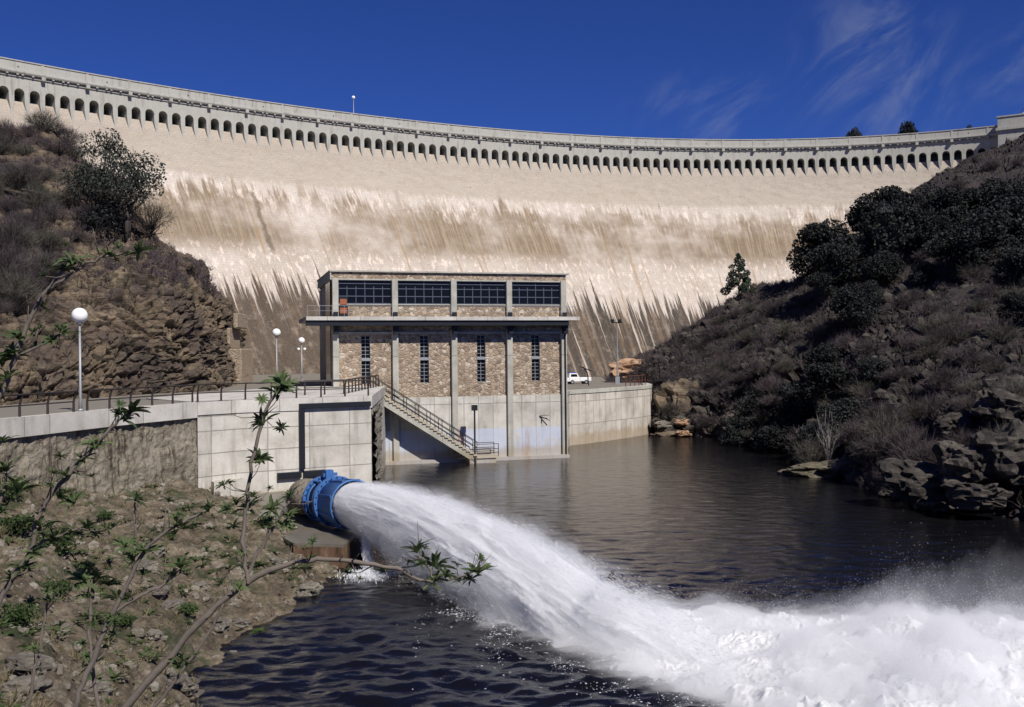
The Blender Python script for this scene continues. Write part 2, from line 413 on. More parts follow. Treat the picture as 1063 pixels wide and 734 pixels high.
def rock_fn(cols, green=.0, purple=0., strata=1., sc=1., tilt=(.15, .1, 0)):
    def fn(t, bs):
        p = OB(t); n = t.noise(p, .35 * sc, 6, .7); s = t.noise(t.mapv(p, (.35, .35, 3.2), (0, 0, 0), tilt), .8 * sc, 5, .7)
        f = t.noise(p, 4.0 * sc, 6, .8); m = t.math('ADD', t.math('MULTIPLY', n, .5), t.math('MULTIPLY', s, .5))
        m = t.math('ADD', m, t.math('MULTIPLY', t.math('SUBTRACT', f, .5), .5))
        c = t.ramp(m, [(.3, cols[0]), (.45, cols[1]), (.55, cols[2]), (.68, cols[3])])
        if purple: c = t.mix(t.math('MULTIPLY', t.mr(t.noise(p, .22, 5, .7), .42, .6), purple), c, (.045, .033, .036))
        if green: c = t.mix(t.math('MULTIPLY', t.mr(t.noise(t.mapv(p, (1, 1, 1), (40, 3, 0)), .5, 6, .75), .5, .64), green), c, (.035, .048, .018))
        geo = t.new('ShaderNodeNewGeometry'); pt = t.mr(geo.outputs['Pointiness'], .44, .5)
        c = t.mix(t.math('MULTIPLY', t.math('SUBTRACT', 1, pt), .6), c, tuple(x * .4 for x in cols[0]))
        h = t.math('ADD', t.math('MULTIPLY', s, .8 * strata), t.math('MULTIPLY', f, .35))
        setb(t, bs, c, .95, h, .3, .9)
    return fn
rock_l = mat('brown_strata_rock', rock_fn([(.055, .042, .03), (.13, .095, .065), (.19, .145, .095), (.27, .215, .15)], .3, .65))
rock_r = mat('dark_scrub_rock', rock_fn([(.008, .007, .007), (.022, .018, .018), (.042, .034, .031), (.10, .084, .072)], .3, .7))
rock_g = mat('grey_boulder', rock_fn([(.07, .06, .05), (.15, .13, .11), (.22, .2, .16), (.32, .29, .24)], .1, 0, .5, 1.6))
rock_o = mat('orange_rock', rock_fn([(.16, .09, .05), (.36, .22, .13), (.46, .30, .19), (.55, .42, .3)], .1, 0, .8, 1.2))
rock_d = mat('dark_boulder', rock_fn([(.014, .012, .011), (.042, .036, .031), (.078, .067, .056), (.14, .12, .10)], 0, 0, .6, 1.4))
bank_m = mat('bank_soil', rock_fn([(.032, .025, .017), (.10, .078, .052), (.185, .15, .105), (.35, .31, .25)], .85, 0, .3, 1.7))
asph = simple('road_surface', (.2, .18, .15), .95)
steel_b = simple('blue_painted_steel', (.05, .14, .36), .5, 0, .45, 3.5)
steel_d = simple('dark_steel', (.018, .02, .026), .5, .3)
rail_m = simple('brown_painted_rail', (.035, .028, .026), .6)
grey_m = simple('galvanised_steel', (.32, .33, .34), .5, .4)
white_p = simple('white_paint', (.78, .78, .76), .35)
tyre_m = simple('black_rubber', (.015, .015, .015), .8)
orange_m = simple('orange_panel', (.30, .10, .045), .7)
blue_frame = simple('blue_grey_window_frame', (.075, .085, .12), .5)
step_m = simple('worn_step', (.42, .37, .28), .9)
bark = simple('bark', (.06, .048, .04), .9, 0, .4, 8)
bark_pale = simple('pale_bark', (.15, .125, .105), .8, 0, .4, 25)
def glass_fn(t, bs): setb(t, bs, (.006, .007, .010), .06); bs.inputs['Specular IOR Level'].default_value = .12
glass = mat('window_glass', glass_fn)
def globe_fn(t, bs): setb(t, bs, (.9, .9, .88), .25)
globe_m = mat('opal_globe', globe_fn)
def leaf_mat(name, a, b, trans=.25, sc=1.2):
    def fn(t, bs):
        n = t.noise(OB(t), sc, 3, .6); c = t.mix(t.mr(n, .3, .7), a, b); oi = t.new('ShaderNodeObjectInfo').outputs['Random']
        hs = t.new('ShaderNodeHueSaturation'); t.put(hs.inputs['Value'], t.mr(oi, 0, 1, .75, 1.25)); t.put(hs.inputs['Color'], c)
        setb(t, bs, hs.outputs[0], .7)
        tr = t.new('ShaderNodeBsdfTranslucent'); t.put(tr.inputs[0], hs.outputs[0]); mx = t.new('ShaderNodeMixShader'); mx.inputs[0].default_value = trans
        t.l.new(bs.outputs[0], mx.inputs[1]); t.l.new(tr.outputs[0], mx.inputs[2]); t.l.new(mx.outputs[0], t.n['Material Output'].inputs[0])
    return mat(name, fn)
oak_leaf = leaf_mat('dark_oak_foliage', (.012, .014, .014), (.03, .033, .03), .1)
oak_leaf_l = leaf_mat('grey_oak_foliage', (.018, .022, .018), (.05, .057, .043), .12)
pine_leaf = leaf_mat('pine_foliage', (.025, .045, .03), (.06, .085, .05), .15)
twig_m = leaf_mat('purple_brown_twigs', (.048, .037, .039), (.105, .082, .083), .1)
twig_g = leaf_mat('grey_green_twigs', (.055, .052, .04), (.11, .10, .08), .1)
twig_w = leaf_mat('pale_twigs', (.2, .18, .17), (.32, .3, .28), .1)
bud_leaf = leaf_mat('spring_leaf', (.05, .08, .028), (.13, .17, .07), .35, 9)
weed_leaf = leaf_mat('weed_leaf', (.04, .07, .02), (.09, .13, .045), .3, 2)

# ------------------------------------------------------------ dam
CX, CY, RC = 47.96, 47.99, 147.8
_fit_x = [-52.67, -47.57, -43.20, -32.11, -19.85, -5.98, 4.08, 9.82, 17.17]
_fit_r = [1.77, .36, -1.28, -1.485, -1.38, 1.35, 1.55, .95, -1.89]
_pc = np.polyfit(_fit_x, _fit_r, 4)
def crest_r(ph):
    p = np.clip(ph, -54, 18); return RC + np.polyval(_pc, p)
ZC = EYE + 42.0
PH0, PH1 = -68.0, 24.0
phs = np.linspace(PH0, PH1, 1400)
cpts = np.stack([CX + crest_r(phs) * np.sin(np.radians(phs)), CY + crest_r(phs) * np.cos(np.radians(phs))], 1)
seg = np.r_[0, np.cumsum(np.linalg.norm(np.diff(cpts, axis=0), axis=1))]; s0 = np.interp(0, phs, seg); ARC = seg - s0
def crest_frame(s):
    """point, tangent (left to right), inward normal at arc length s"""
    x = np.interp(s, ARC, cpts[:, 0]); y = np.interp(s, ARC, cpts[:, 1])
    x1, y1 = np.interp(s + .5, ARC, cpts[:, 0]), np.interp(s + .5, ARC, cpts[:, 1])
    x0, y0 = np.interp(s - .5, ARC, cpts[:, 0]), np.interp(s - .5, ARC, cpts[:, 1])
    t = Vector((x1 - x0, y1 - y0, 0)).normalized(); return Vector((x, y, 0)), t, Vector((t.y, -t.x, 0))
S0 = ARC[0] + 1; S1 = float(np.interp(17.6, phs, ARC))
def sweep(prof, sa, sb, step, wob=None):
    """prof: list of (inward offset q, z); returns V,F,UV"""
    n = int((sb - sa) / step) + 2; ss = np.linspace(sa, sb, n)
    fr = [crest_frame(s) for s in ss]
    O = np.array([f[0][:2] for f in fr]); Nn = np.array([f[2][:2] for f in fr])
    q = np.array([p[0] for p in prof]); z = np.array([p[1] for p in prof])
    XY = O[:, None, :] + Nn[:, None, :] * q[None, :, None]
    V = np.concatenate([XY, np.broadcast_to(z[None, :, None], (n, len(prof), 1))], 2)
    UVs = np.stack([np.broadcast_to(ss[:, None], (n, len(prof))), np.broadcast_to(z[None], (n, len(prof)))], 2)
    return V, grid_faces(n, len(prof)), UVs.reshape(-1, 2)
dam = thing('dam', 'tall pale curved masonry dam with arcaded crest across the valley', 'dam')
def q_of(d):   # d metres below crest
    if d < 7.2: return -.5 * (7.2 - d)
    e = d - 7.2
    if e < 9: return .3 * e + .5 * (.5 / 9) * e * e
    return 2.7 + 2.25 + .8 * (e - 9)
ds = np.r_[np.linspace(5.6, 16, 34), np.linspace(16.3, 50, 120)]
prof = [(q_of(d), ZC - d) for d in ds][::-1]
V, F, U = sweep(prof, S0, S1 + 14, .5)
n = V.shape[0]; Vf = V.reshape(-1, 3).copy()
dd = fbm(np.c_[U[:, 0] * .5, U[:, 1] * .9, U[:, 0] * 0], 4) * .14 + fbm(np.c_[U * .12, U[:, 0] * 0 + 4], 2) * .12
fade = np.clip((ZC - 7.6 - U[:, 1]) / 2, 0, 1)
nrm = np.array([crest_frame(s)[2][:2] for s in U[:, 0].reshape(n, -1)[:, 0]])
Vf.reshape(n, -1, 3)[:, :, :2] += nrm[:, None, :] * (dd * fade).reshape(n, -1, 1)
mesh_np('masonry_face', Vf, F[:, ::-1], dam_face, dam, True, U)
def sweep_obj(name, prof, m, sa=S0, sb=S1, step=1.0, smooth=False, parent=dam):
    V, F, U = sweep(prof, sa, sb, step); return mesh_np(name, V.reshape(-1, 3), F[:, ::-1], m, parent, smooth, U)
# recess behind the arches (floor ledge + back wall + soffit)
fl = q_of(5.6)
sweep_obj('arcade_passage', [(fl, ZC - 5.6), (fl - 2.9, ZC - 5.6), (fl - 2.9, ZC - 3.4), (-.05, ZC - 3.4)], dam_conc)
PIT = 2.07; bays = int((S1 - S0) / PIT)
S0b = S1 - bays * PIT
print('bays', bays)
# spandrel wall with arched undersides, one strip
ow = .68; r = ow; ztop = ZC - 3.9
V = []; F = []; na = 10
for b in range(bays):
    sc_ = S0b + (b + .5) * PIT
    O, T, Nn = crest_frame(sc_)
    row = [(-PIT / 2, ztop - r)] + [(-r * math.cos(math.pi * k / na), ztop - r + r * math.sin(math.pi * k / na)) for k in range(na + 1)] + [(PIT / 2, ztop - r)]
    for (x, z_) in row:
        for q in (0, -3.4):
            V.append(O + T * x + Nn * q + Vector((0, 0, z_)))
        V.append(O + T * x + Vector((0, 0, ZC - 2.3)))
    k0 = b * len(row) * 3
    for k in range(len(row) - 1):
        a = k0 + k * 3; c = a + 3
        F.append((a, c, c + 2, a + 2)); F.append((a, a + 1, c + 1, c))
mesh_np('spandrel_wall', V, F, dam_conc, dam, uv=[(v[0] + v[1], v[2]) for v in V])
# one pier, copied round the curve
zs = ztop - r
pw = PIT / 2 - ow
levels = [(zs, pw, 0), (ZC - 5.6, pw * .98, .03), (ZC - 6.3, pw * .76, .04), (ZC - 7.0, pw * .42, .05), (ZC - 7.6, pw * .08, .12)]
pm = MB()
for (za, wa, qa), (zb, wb, qb) in zip(levels[:-1], levels[1:]):
    pm.hexa([(-wb, -qb - .002, zb), (wb, -qb - .002, zb), (wb, 3.3, zb), (-wb, 3.3, zb)], [(-wa, -qa - .002, za), (wa, -qa - .002, za), (wa, 3.3, za), (-wa, 3.3, za)])
def place_on_crest(o, s, z=0, q=0):
    O, T, Nn = crest_frame(s); o.location = O + Nn * q + Vector((0, 0, z)); o.rotation_euler = (0, 0, math.atan2(T.y, T.x))
pier0 = pm.build('pier', dam_conc, dam)
for b in range(bays + 1):
    s = S0b + b * PIT
    if b < bays + 1 - 99: continue
    o = pier0 if b == bays else pier0.copy()
    if o is not pier0: C.objects.link(o)
    place_on_crest(o, s)
# cornice, parapet, crest road, back wall
sweep_obj('cornice', [(-.2, ZC - 2.32), (.18, ZC - 2.32), (.18, ZC - 2.2), (.05, ZC - 2.2), (.05, ZC - 1.95), (.5, ZC - 1.9), (.6, ZC - 1.72), (.6, ZC - 1.55), (.48, ZC - 1.5), (.48, ZC - 1.38), (.2, ZC - 1.38)], dam_conc, S0b)
sweep_obj('parapet', [(.2, ZC - 1.39), (.2, ZC - .16), (.32, ZC - .15), (.32, ZC), (-.12, ZC), (-.12, ZC - .15), (-.02, ZC - .16), (-.02, ZC - 1.3), (-3.6, ZC - 1.3), (-3.6, ZC - .1), (-3.9, ZC - .1), (-4, ZC - 25)], dam_conc, S0b)
big = MB().box(-.26, .26, -.72, .1, ZC - 2.42, ZC - 1.88).build('corbel', dam_conc, dam)
post = MB().box(-.2, .2, -.27, -.05, ZC - 1.38, ZC - .155).build('parapet_post', dam_conc, dam)
for b in range(0, bays, 3):
    for src in (big, post):
        o = src if b == 0 else src.copy()
        if b: C.objects.link(o)
        place_on_crest(o, S0b + b * PIT)
den = MB().box(-.15, .15, -.45, 0, ZC - 2.1, ZC - 1.9).build('dentil', dam_conc, dam)
drn = MB().box(-.09, .09, -.215, -.1, ZC - 1.02, ZC - .84).build('drain_hole', steel_d, dam)
dl = [k for k in range(1, bays * 3) if k % 9 in (2, 4, 5, 7)]
near_d = dl[-99:]; dm = MB()
for k in dl:
    if k in near_d:
        o = den if k == near_d[0] else den.copy()
        if o is not den: C.objects.link(o)
        place_on_crest(o, S0b + k * PIT / 3)
    else:
        O, T, Nn = crest_frame(S0b + k * PIT / 3); dm.box(-.15, .15, -.45, 0, ZC - 2.1, ZC - 1.9, Matrix.Translation(O) @ Matrix.Rotation(math.atan2(T.y, T.x), 4, 'Z'))
tag(dm.build('dentil_course', dam_conc, dam), kind='stuff')
for b in range(1, bays, 6):
    o = drn if b == 1 else drn.copy()
    if b > 1: C.objects.link(o)
    place_on_crest(o, S0b + (b + .4) * PIT)

# crest abutment tower at the right end
O, T, Nn = crest_frame(S1)
ab = thing('abutment_block', 'square stone gate block rising over the right end of the dam crest', 'tower', O, math.atan2(T.y, T.x))
MB().box(0, 15, -4.5, 6, 20 , ZC - 1.9).build('wall', dam_conc, ab)
MB().box(-.35, 15.3, -4.85, 6.3, ZC - 1.9, ZC - 1.45).build('cornice', dam_conc, ab)
MB().box(-.05, 15.05, -4.55, 6, ZC - 1.45, ZC + .5).build('parapet', dam_conc, ab)
MB().box(-.2, 15.2, -4.7, 6.1, ZC + .5, ZC + .72).build('coping', dam_conc, ab)
MB().box(1.5, 6.5, -4.6, -4.48, ZC - 6, ZC - 3.2).build('recessed_panel', dam_conc, ab)
MB().box(4, 15, -3, 5, ZC + .72, ZC + 1.3).build('roof', dam_conc, ab)
hr = MB()
for k in range(8): hr.bar((4 + k * 1.5, -3, ZC + 1.3), (4 + k * 1.5, -3, ZC + 1.9), .06)
hr.bar((3.9, -3, ZC + 1.9), (14.6, -3, ZC + 1.9), .08); hr.build('handrail', rail_m, ab)

# ------------------------------------------------------------ water
def water_fn(t, bs):
    p = OB(t)
    n1 = t.noise(t.mapv(p, (1, 1.6, 1), (0, 0, 0), (0, 0, .3)), .9, 6, .62, .4); n2 = t.noise(t.mapv(p, (1, 1.5, 1)), 4.5, 4, .6)
    n3 = t.noise(p, .12, 3, .5)
    h = t.math('ADD', n1, t.math('MULTIPLY', n2, t.mr(n3, .35, .65, .05, .2)))
    c = t.mix(n3, (.003, .004, .008), (.008, .007, .006))
    setb(t, bs, c, .07, h, .13, .4); bs.inputs['IOR'].default_value = 1.33; bs.inputs['Specular IOR Level'].default_value = .5
water_m = mat('river_water', water_fn)
ys = np.r_[np.linspace(-12, 18, 16), np.exp(np.linspace(math.log(18.2), math.log(125), 560))]; xs_t = np.linspace(-1, 1, 520)
X = np.zeros((len(ys), len(xs_t))); Yg = np.repeat(ys[:, None], len(xs_t), 1)
X = 4 + xs_t[None] * (np.maximum(ys, 20)[:, None] * .62 + 8)
pp = np.stack([X.ravel(), Yg.ravel(), 0 * X.ravel()], 1)
dj = np.hypot(pp[:, 0] - 3, pp[:, 1] - 28)
amp = .035 + .075 * np.exp(-(dj / 14) ** 2) + .03 * np.exp(-((pp[:, 1] - 24) / 14) ** 2)
amp *= np.clip(1.15 - pp[:, 1] / 110, .12, 1)
h = .55 * (fbm(pp * (.5, .85, 1) + .35 * fbm(pp * .4, 2)[:, None], 3, .45, True) - .6) + .8 * fbm(pp * (.8, 1.3, 1) + 9, 3, .45)
Z = h * amp
mesh_np('water', np.stack([X.ravel(), Yg.ravel(), Z], 1), grid_faces(len(ys), len(xs_t)), water_m, None, True)['kind'] = 'structure'

# ------------------------------------------------------------ terrain
def displaced(name, G, nu, nv, m, fn, flip=False):
    A = loft(G, nu, nv); N = grid_normals(A)
    if flip: N = -N
    p = A.reshape(-1, 3); d = fn(p).reshape(-1, 1); q = p + N.reshape(-1, 3) * d
    F = grid_faces(nv, nu); o = mesh_np(name, q, F if not flip else F[:, ::-1], m, None, False)
    return o, q, F
rows_r = []
cols_r = [  # (px,py,D) from waterline up to ridge
    [(625, 470, 121), (628, 425, 122), (632, 402, 124), (638, 394, 130), (642, 390, 137)],
    [(655, 462, 114), (656, 425, 117), (660, 398, 120), (664, 380, 127), (668, 370, 136)],
    [(684, 454, 106), (688, 425, 109), (692, 396, 114), (696, 372, 122), (700, 352, 132)],
    [(716, 452, 106), (719, 425, 108), (724, 392, 113), (730, 358, 122), (737, 328, 134)],
    [(760, 463, 97), (765, 430, 101), (770, 385, 109), (775, 335, 122), (783, 300, 138)],
    [(818, 480, 79), (822, 442, 86), (829, 385, 96), (836, 325, 114), (838, 285, 130)],
    [(880, 494, 71), (884, 455, 75), (890, 395, 85), (897, 310, 106), (903, 232, 136)],
    [(955, 528, 57), (960, 482, 61), (965, 410, 71), (975, 300, 97), (968, 186, 146)],
    [(1063, 548, 50), (1063, 492, 53), (1063, 420, 62), (1063, 280, 95), (1060, 141, 158)],
    [(1220, 590, 43), (1220, 510, 47), (1220, 400, 58), (1220, 240, 90), (1200, 60, 150)],
    [(1600, 700, 32), (1600, 560, 38), (1600, 380, 50), (1600, 120, 80), (1500, -120, 140)]]
G = []
for k in range(5): G.append([P(*c[k]) for c in cols_r])
under = [p + Vector((-1.5, -3, -3)) for p in G[0]]
for i, p in enumerate(G[0]): p.z = max(p.z, -.1)
back = [p + Vector((6, 16, -5)) for p in G[-1]]
G = [under] + G + [back]
def rockfn_r(p):
    wv, e = worley(p / (5.5, 5.5, 3.2) + 3 + .25 * fbm(p / 3, 2)[:, None]); wv2, e2 = worley(p / (1.7, 1.7, 1.0) + 11 + .2 * fbm(p, 2)[:, None])
    low = np.clip((16 - p[:, 2]) / 12, .25, 1) * np.clip((p[:, 0] - 10) / 15, .4, 1)
    rk = np.clip(fbm(p / 14 + 5, 2) * 1.4 + .55 + np.clip((9 - p[:, 2]) / 8, 0, .7), 0, 1)
    return 1.1 * fbm(p / 9, 3) + low * rk * (2.0 * (wv - .5) - .9 * np.exp(-(e / .12) ** 2)) + rk * (.7 * (wv2 - .5) - .3 * np.exp(-(e2 / .12) ** 2)) + .22 * fbm(p / 1.3, 4)
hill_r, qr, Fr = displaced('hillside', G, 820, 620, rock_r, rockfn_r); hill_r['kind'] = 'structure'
bvh_r = BVHTree.FromPolygons([tuple(v) for v in qr], Fr.tolist())
cols_l = [
    [(-500, 520, 24), (-500, 400, 32), (-500, 250, 46), (-500, 100, 65), (-450, -60, 95)],
    [(-160, 440, 46), (-160, 360, 53), (-160, 270, 65), (-150, 170, 84), (-140, 90, 108)],
    [(0, 421, 54), (0, 345, 60), (0, 265, 70), (0, 195, 86), (0, 132, 106)],
    [(60, 413, 59), (60, 345, 64), (55, 270, 73), (50, 205, 86), (48, 140, 106)],
    [(120, 408, 65), (119, 345, 68), (116, 285, 74), (110, 235, 84), (100, 185, 102)],
    [(170, 404, 70), (169, 345, 72), (166, 292, 77), (161, 264, 84), (156, 245, 96)],
    [(204, 402, 74), (203, 352, 76), (200, 312, 80), (196, 289, 86), (191, 272, 94)],
    [(226, 401, 80), (225, 362, 82), (223, 332, 85), (221, 308, 90), (219, 295, 97)],
    [(240, 401, 88), (239, 382, 90), (238, 362, 93), (236, 348, 97), (234, 338, 103)],
    [(250, 404, 96), (250, 400, 98), (250, 397, 101), (248, 394, 105), (246, 392, 110)]]
G = [[P(*c[k]) for c in cols_l] for k in range(5)]
under = [p + Vector((.5, -1, -3)) for p in G[0]]; back = [p + Vector((-4, 20, -3)) for p in G[-1]]
G = [under] + G + [back]
def rockfn_l(p):
    B = Matrix.Rotation(R_(24), 3, 'Y') @ Matrix.Rotation(R_(12), 3, 'X'); b = p @ np.array(B)
    bw = b + .5 * fbm(p / 4, 2)[:, None]
    wv, e = worley(bw / (1.9, 1.9, .6)); wv2, e2 = worley(bw / (.65, .65, .2) + 8)
    cl = np.clip((24 - p[:, 2] + 5 * fbm(p / 6, 2)) / 6, .12, 1)
    gul = 1.8 * fbm(np.c_[p[:, 0] / 2.2, p[:, 1] / 2.2, p[:, 2] / 12], 3)
    return .9 * fbm(p / 7 + 2, 3) + cl * (.8 * (wv - .5) - .35 * np.exp(-(e / .1) ** 2) + .42 * (wv2 - .5) + .3 * gul) + .16 * fbm(p / .8, 4)
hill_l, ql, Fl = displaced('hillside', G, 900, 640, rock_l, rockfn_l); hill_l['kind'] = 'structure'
bvh_l = BVHTree.FromPolygons([tuple(v) for v in ql], Fl.tolist())

# left bank below the road: height field from measured ground points
ctl = [PZ(185, 740, 0), PZ(207, 700, 0), PZ(237, 672, 0), PZ(300, 630, 0), PZ(325, 612, 0), PZ(350, 590, 0), Vector((-7.4, 46, .3)), Vector((-7.6, 52, -.3)), Vector((-8, 60, -1)),
       P(0, 734, 16), P(100, 734, 19), P(150, 734, 22), P(0, 650, 21), P(100, 650, 26), P(180, 650, 28.5), P(0, 560, 32), P(100, 560, 38), P(200, 560, 41), P(280, 560, 42.5),
       P(250, 530, 50), P(0, 500, 41), P(100, 512, 47), P(200, 500, 54), P(230, 520, 55), Vector((-6, 2, 6.4)), Vector((-3, 3, 5.6)), Vector((0, -2, 7.3)), Vector((0, 8, 2.2)), Vector((-12, 5, 6.6)),
       Vector((-20, 10, 6.6)), Vector((-25, 25, 5.6)), Vector((-30, 45, 5)), Vector((-30, 60, 4)), Vector((3, 10, -1.5)), Vector((6, 4, 0)), Vector((-3, 16, -1.2)), Vector((-4, 24, -1.5)), Vector((-5, 31, -1.5)),
       Vector((-4, 38, -1.6)), Vector((-4.5, 46, -1.8)), Vector((-4, 60, -2)), Vector((2, 30, -2.2)), Vector((6, 16, -2.5)), Vector((-15, 58, .5)), Vector((8, -4, 5))]
cp = np.array([tuple(c) for c in ctl]); K = np.linalg.norm(cp[:, None, :2] - cp[None, :, :2], axis=2)
A_ = np.block([[K, np.c_[np.ones(len(cp)), cp[:, :2]]], [np.c_[np.ones(len(cp)), cp[:, :2]].T, np.zeros((3, 3))]])
wts = np.linalg.solve(A_ + 1e-6 * np.eye(len(A_)), np.r_[cp[:, 2], 0, 0, 0])
def bank_h(xy):
    out = np.zeros(len(xy))
    for i in range(0, len(xy), 20000):
        q = xy[i:i + 20000]; k = np.linalg.norm(q[:, None] - cp[None, :, :2], axis=2); out[i:i + 20000] = k @ wts[:-3] + wts[-3] + q @ wts[-2:]
    return out
gx = np.linspace(-34, 6, 520); gy = np.r_[np.linspace(-10, 12, 60), np.exp(np.linspace(math.log(12.1), math.log(60), 520))]
GX, GY = np.meshgrid(gx, gy); xy = np.c_[GX.ravel(), GY.ravel()]; hz = bank_h(xy); p3 = np.c_[xy, hz]
wv, e = worley(p3 / (1.1, 1.1, 1.1) + .3 * fbm(p3 / 1.5, 2)[:, None]); wv2, e2 = worley(p3 / .38 + 5)
sel = np.clip(fbm(p3 / 5, 2) * 1.6 + .45, 0, 1)
hz = hz + .42 * fbm(p3 / 3, 5, .6) + sel * (.38 * (wv - .4) * np.clip(e * 4, 0, 1)) + .12 * (wv2 - .5) * np.clip(e2 * 4, 0, 1) + .06 * fbm(p3 / .5, 3)
qb = np.c_[xy, hz]; Fb = grid_faces(len(gy), len(gx))
bank = mesh_np('river_bank', qb, Fb, bank_m); bank['kind'] = 'structure'
bvh_b = BVHTree.FromPolygons([tuple(v) for v in qb], Fb.tolist())

# river bed / far ground sheet
MB().box(-400, 500, -60, 700, -6, -3.5).build('ground', bank_m)['kind'] = 'structure'

def hit(bvh, px, py):
    a, b = ray(px, py); d = Vector((a, 1, b)).normalized(); h = bvh.ray_cast(Vector((0, 0, EYE)), d); return h[0]

# ------------------------------------------------------------ road wall, platform, deck
ZD = 6.4
wall_path = [Vector((-24.5, 20, ZD)), Vector((-22.6, 32, ZD))] + [PZ(px, py, ZD) for px, py in ((0, 435), (45, 431), (88, 427), (140, 422.5), (180, 419.4), (205, 417.5))]
K0, K1 = PZ(245, 415.5, ZD), PZ(385, 411, ZD)
wall_path.append(K0)
def strip_wall(path, z0, z1, th, batter=0):
    """vertical wall strip along a path; path side facing +X/-Y is the front"""
    mb = MB()
    nn = []
    for i in range(len(path)):
        t = (path[min(i + 1, len(path) - 1)] - path[max(i - 1, 0)]); t.z = 0; t.normalize(); nn.append(Vector((t.y, -t.x, 0)))
    for i in range(len(path) - 1):
        a, b = path[i].copy(), path[i + 1].copy(); na_, nb = nn[i], nn[i + 1]; a.z = b.z = 0
        f = lambda p, n_, o, z: p + n_ * o + Vector((0, 0, z))
        mb.hexa([f(a, na_, batter, z0), f(b, nb, batter, z0), f(b, nb, -th, z0), f(a, na_, -th, z0)], [f(a, na_, 0, z1), f(b, nb, 0, z1), f(b, nb, -th, z1), f(a, na_, -th, z1)])
    return mb
rw = thing('retaining_wall', 'rough old retaining wall with smooth pale concrete coping under the road railing', 'wall', (0, 0, 0))
strip_wall(wall_path, ZD - .85, ZD, .45).build('coping', conc_p, rw)
# rough face as displaced sheet
pl = np.array([tuple(p) for p in wall_path[:-1]]); L = np.r_[0, np.cumsum(np.linalg.norm(np.diff(pl, axis=0), axis=1))]
us = np.linspace(0, L[-1] + .0, 420); vs = np.linspace(-.5, ZD - .8, 90)
xw = np.interp(us, L, pl[:, 0]); yw = np.interp(us, L, pl[:, 1]); tx = np.gradient(xw); ty = np.gradient(yw); nl = np.hypot(tx, ty); nx_, ny_ = ty / nl, -tx / nl
UU, VV = np.meshgrid(us, vs); p3 = np.c_[UU.ravel(), VV.ravel(), 0 * UU.ravel()]
off = -.22 + .16 * fbm(p3 * (.5, .35, 1), 4) + .07 * fbm(p3 * (2.5, 2.5, 1), 3) + .25 * (ZD - p3[:, 1]) / 6
XX = np.interp(p3[:, 0], us, xw) + np.interp(p3[:, 0], us, nx_) * off; YY = np.interp(p3[:, 0], us, yw) + np.interp(p3[:, 0], us, ny_) * off
mesh_np('wall_face', np.c_[XX, YY, p3[:, 1]], grid_faces(len(vs), len(us)), oldwall, rw, False, p3[:, :2])
# platform (intake block) in front of the power house
pf = thing('intake_platform', 'pale concrete block platform behind the blue outlet pipe', 'platform')
J0 = wall_path[-2].copy()      # where the road wall meets the platform
BL = Vector((-14.45, 79.5, 0)); BR = Vector((4.6, 85.0, 0)); bu = (BR - BL).normalized(); bn = Vector((bu.y, -bu.x, 0)); BROT = math.atan2(bu.y, bu.x); BW = (BR - BL).length
K2 = BL + bu * 4.3; K2.z = 0
def poly_block(pts, z0, z1):
    n = len(pts); vs = [(p.x, p.y, z0) for p in pts] + [(p.x, p.y, z1) for p in pts]
    return MB().add(vs, [tuple(range(n - 1, -1, -1)), tuple(range(n, 2 * n))] + [(i, (i + 1) % n, n + (i + 1) % n, n + i) for i in range(n)])
ft = (K1 - K0).normalized(); fn_ = Vector((ft.y, -ft.x, 0)); FROT = math.atan2(ft.y, ft.x); FW = (K1 - K0).length
poly_block([J0, K0, K1, K2, BL + Vector((-4, 1, 0)), J0 + Vector((-5, 6, 0))], -1.5, ZD - .72).build('body', conc, pf)
e_ = .06
poly_block([J0 + fn_ * e_, K0 + fn_ * e_, K1 + fn_ * e_ + ft * .05, K2 + bu * .05, BL + Vector((-4, 1, 0)), J0 + Vector((-5, 6, 0))], ZD - .719, ZD).build('cap', conc_p, pf)
def PF(u, o, z): return K0 + ft * u + fn_ * o + Vector((0, 0, z - K0.z))
Mp = Matrix.Translation((K0.x, K0.y, 0)) @ Matrix.Rotation(FROT, 4, 'Z')
def up(px): # pixel column -> u along platform front
    a, _ = ray(px, 450); k = (a * K0.y - K0.x) / (ft.x - a * ft.y); return k
def zf(px, py):
    u = up(px); return EYE + ray(px, py)[1] * (K0.y + ft.y * u)
fr_ = MB(); w = .3
ul = up(310); uh = up(384)
fr_.box(ul, uh, -.24, -.064, zf(310, 419) - .3, zf(310, 419), Mp)
fr_.box(ul, ul + .32, -.22, -.002, zf(313, 487), zf(313, 418) - .302, Mp)
fr_.box(up(287), up(311.5), -.24, -.002, zf(300, 496.5), zf(300, 490), Mp); fr_.box(up(314), up(337), -.24, -.002, zf(325, 494.5), zf(325, 488), Mp)
fr_.build('dark_steel_channel', steel_d, pf, bevel=.02)
MB().box(up(216), up(249), -1.2, 0.3, -1, zf(235, 497), Mp).build('footing', conc, pf)
rk = MB()
# rough return edge
V = []; nn = 60
for i in range(nn):
    for j in range(10):
        z_ = -1 + (ZD + .3) * i / (nn - 1); q_ = K1 + (Vector((K2.x, K2.y, K1.z)) - K1) * (j / 9 * .35)
        V.append((q_.x + .25 + .28 * perlin(np.array([[i * .31, j * .8, 3.]]))[0], q_.y + .1, z_))
mesh_np('rough_edge', V, grid_faces(nn, 10), rock_g, pf)
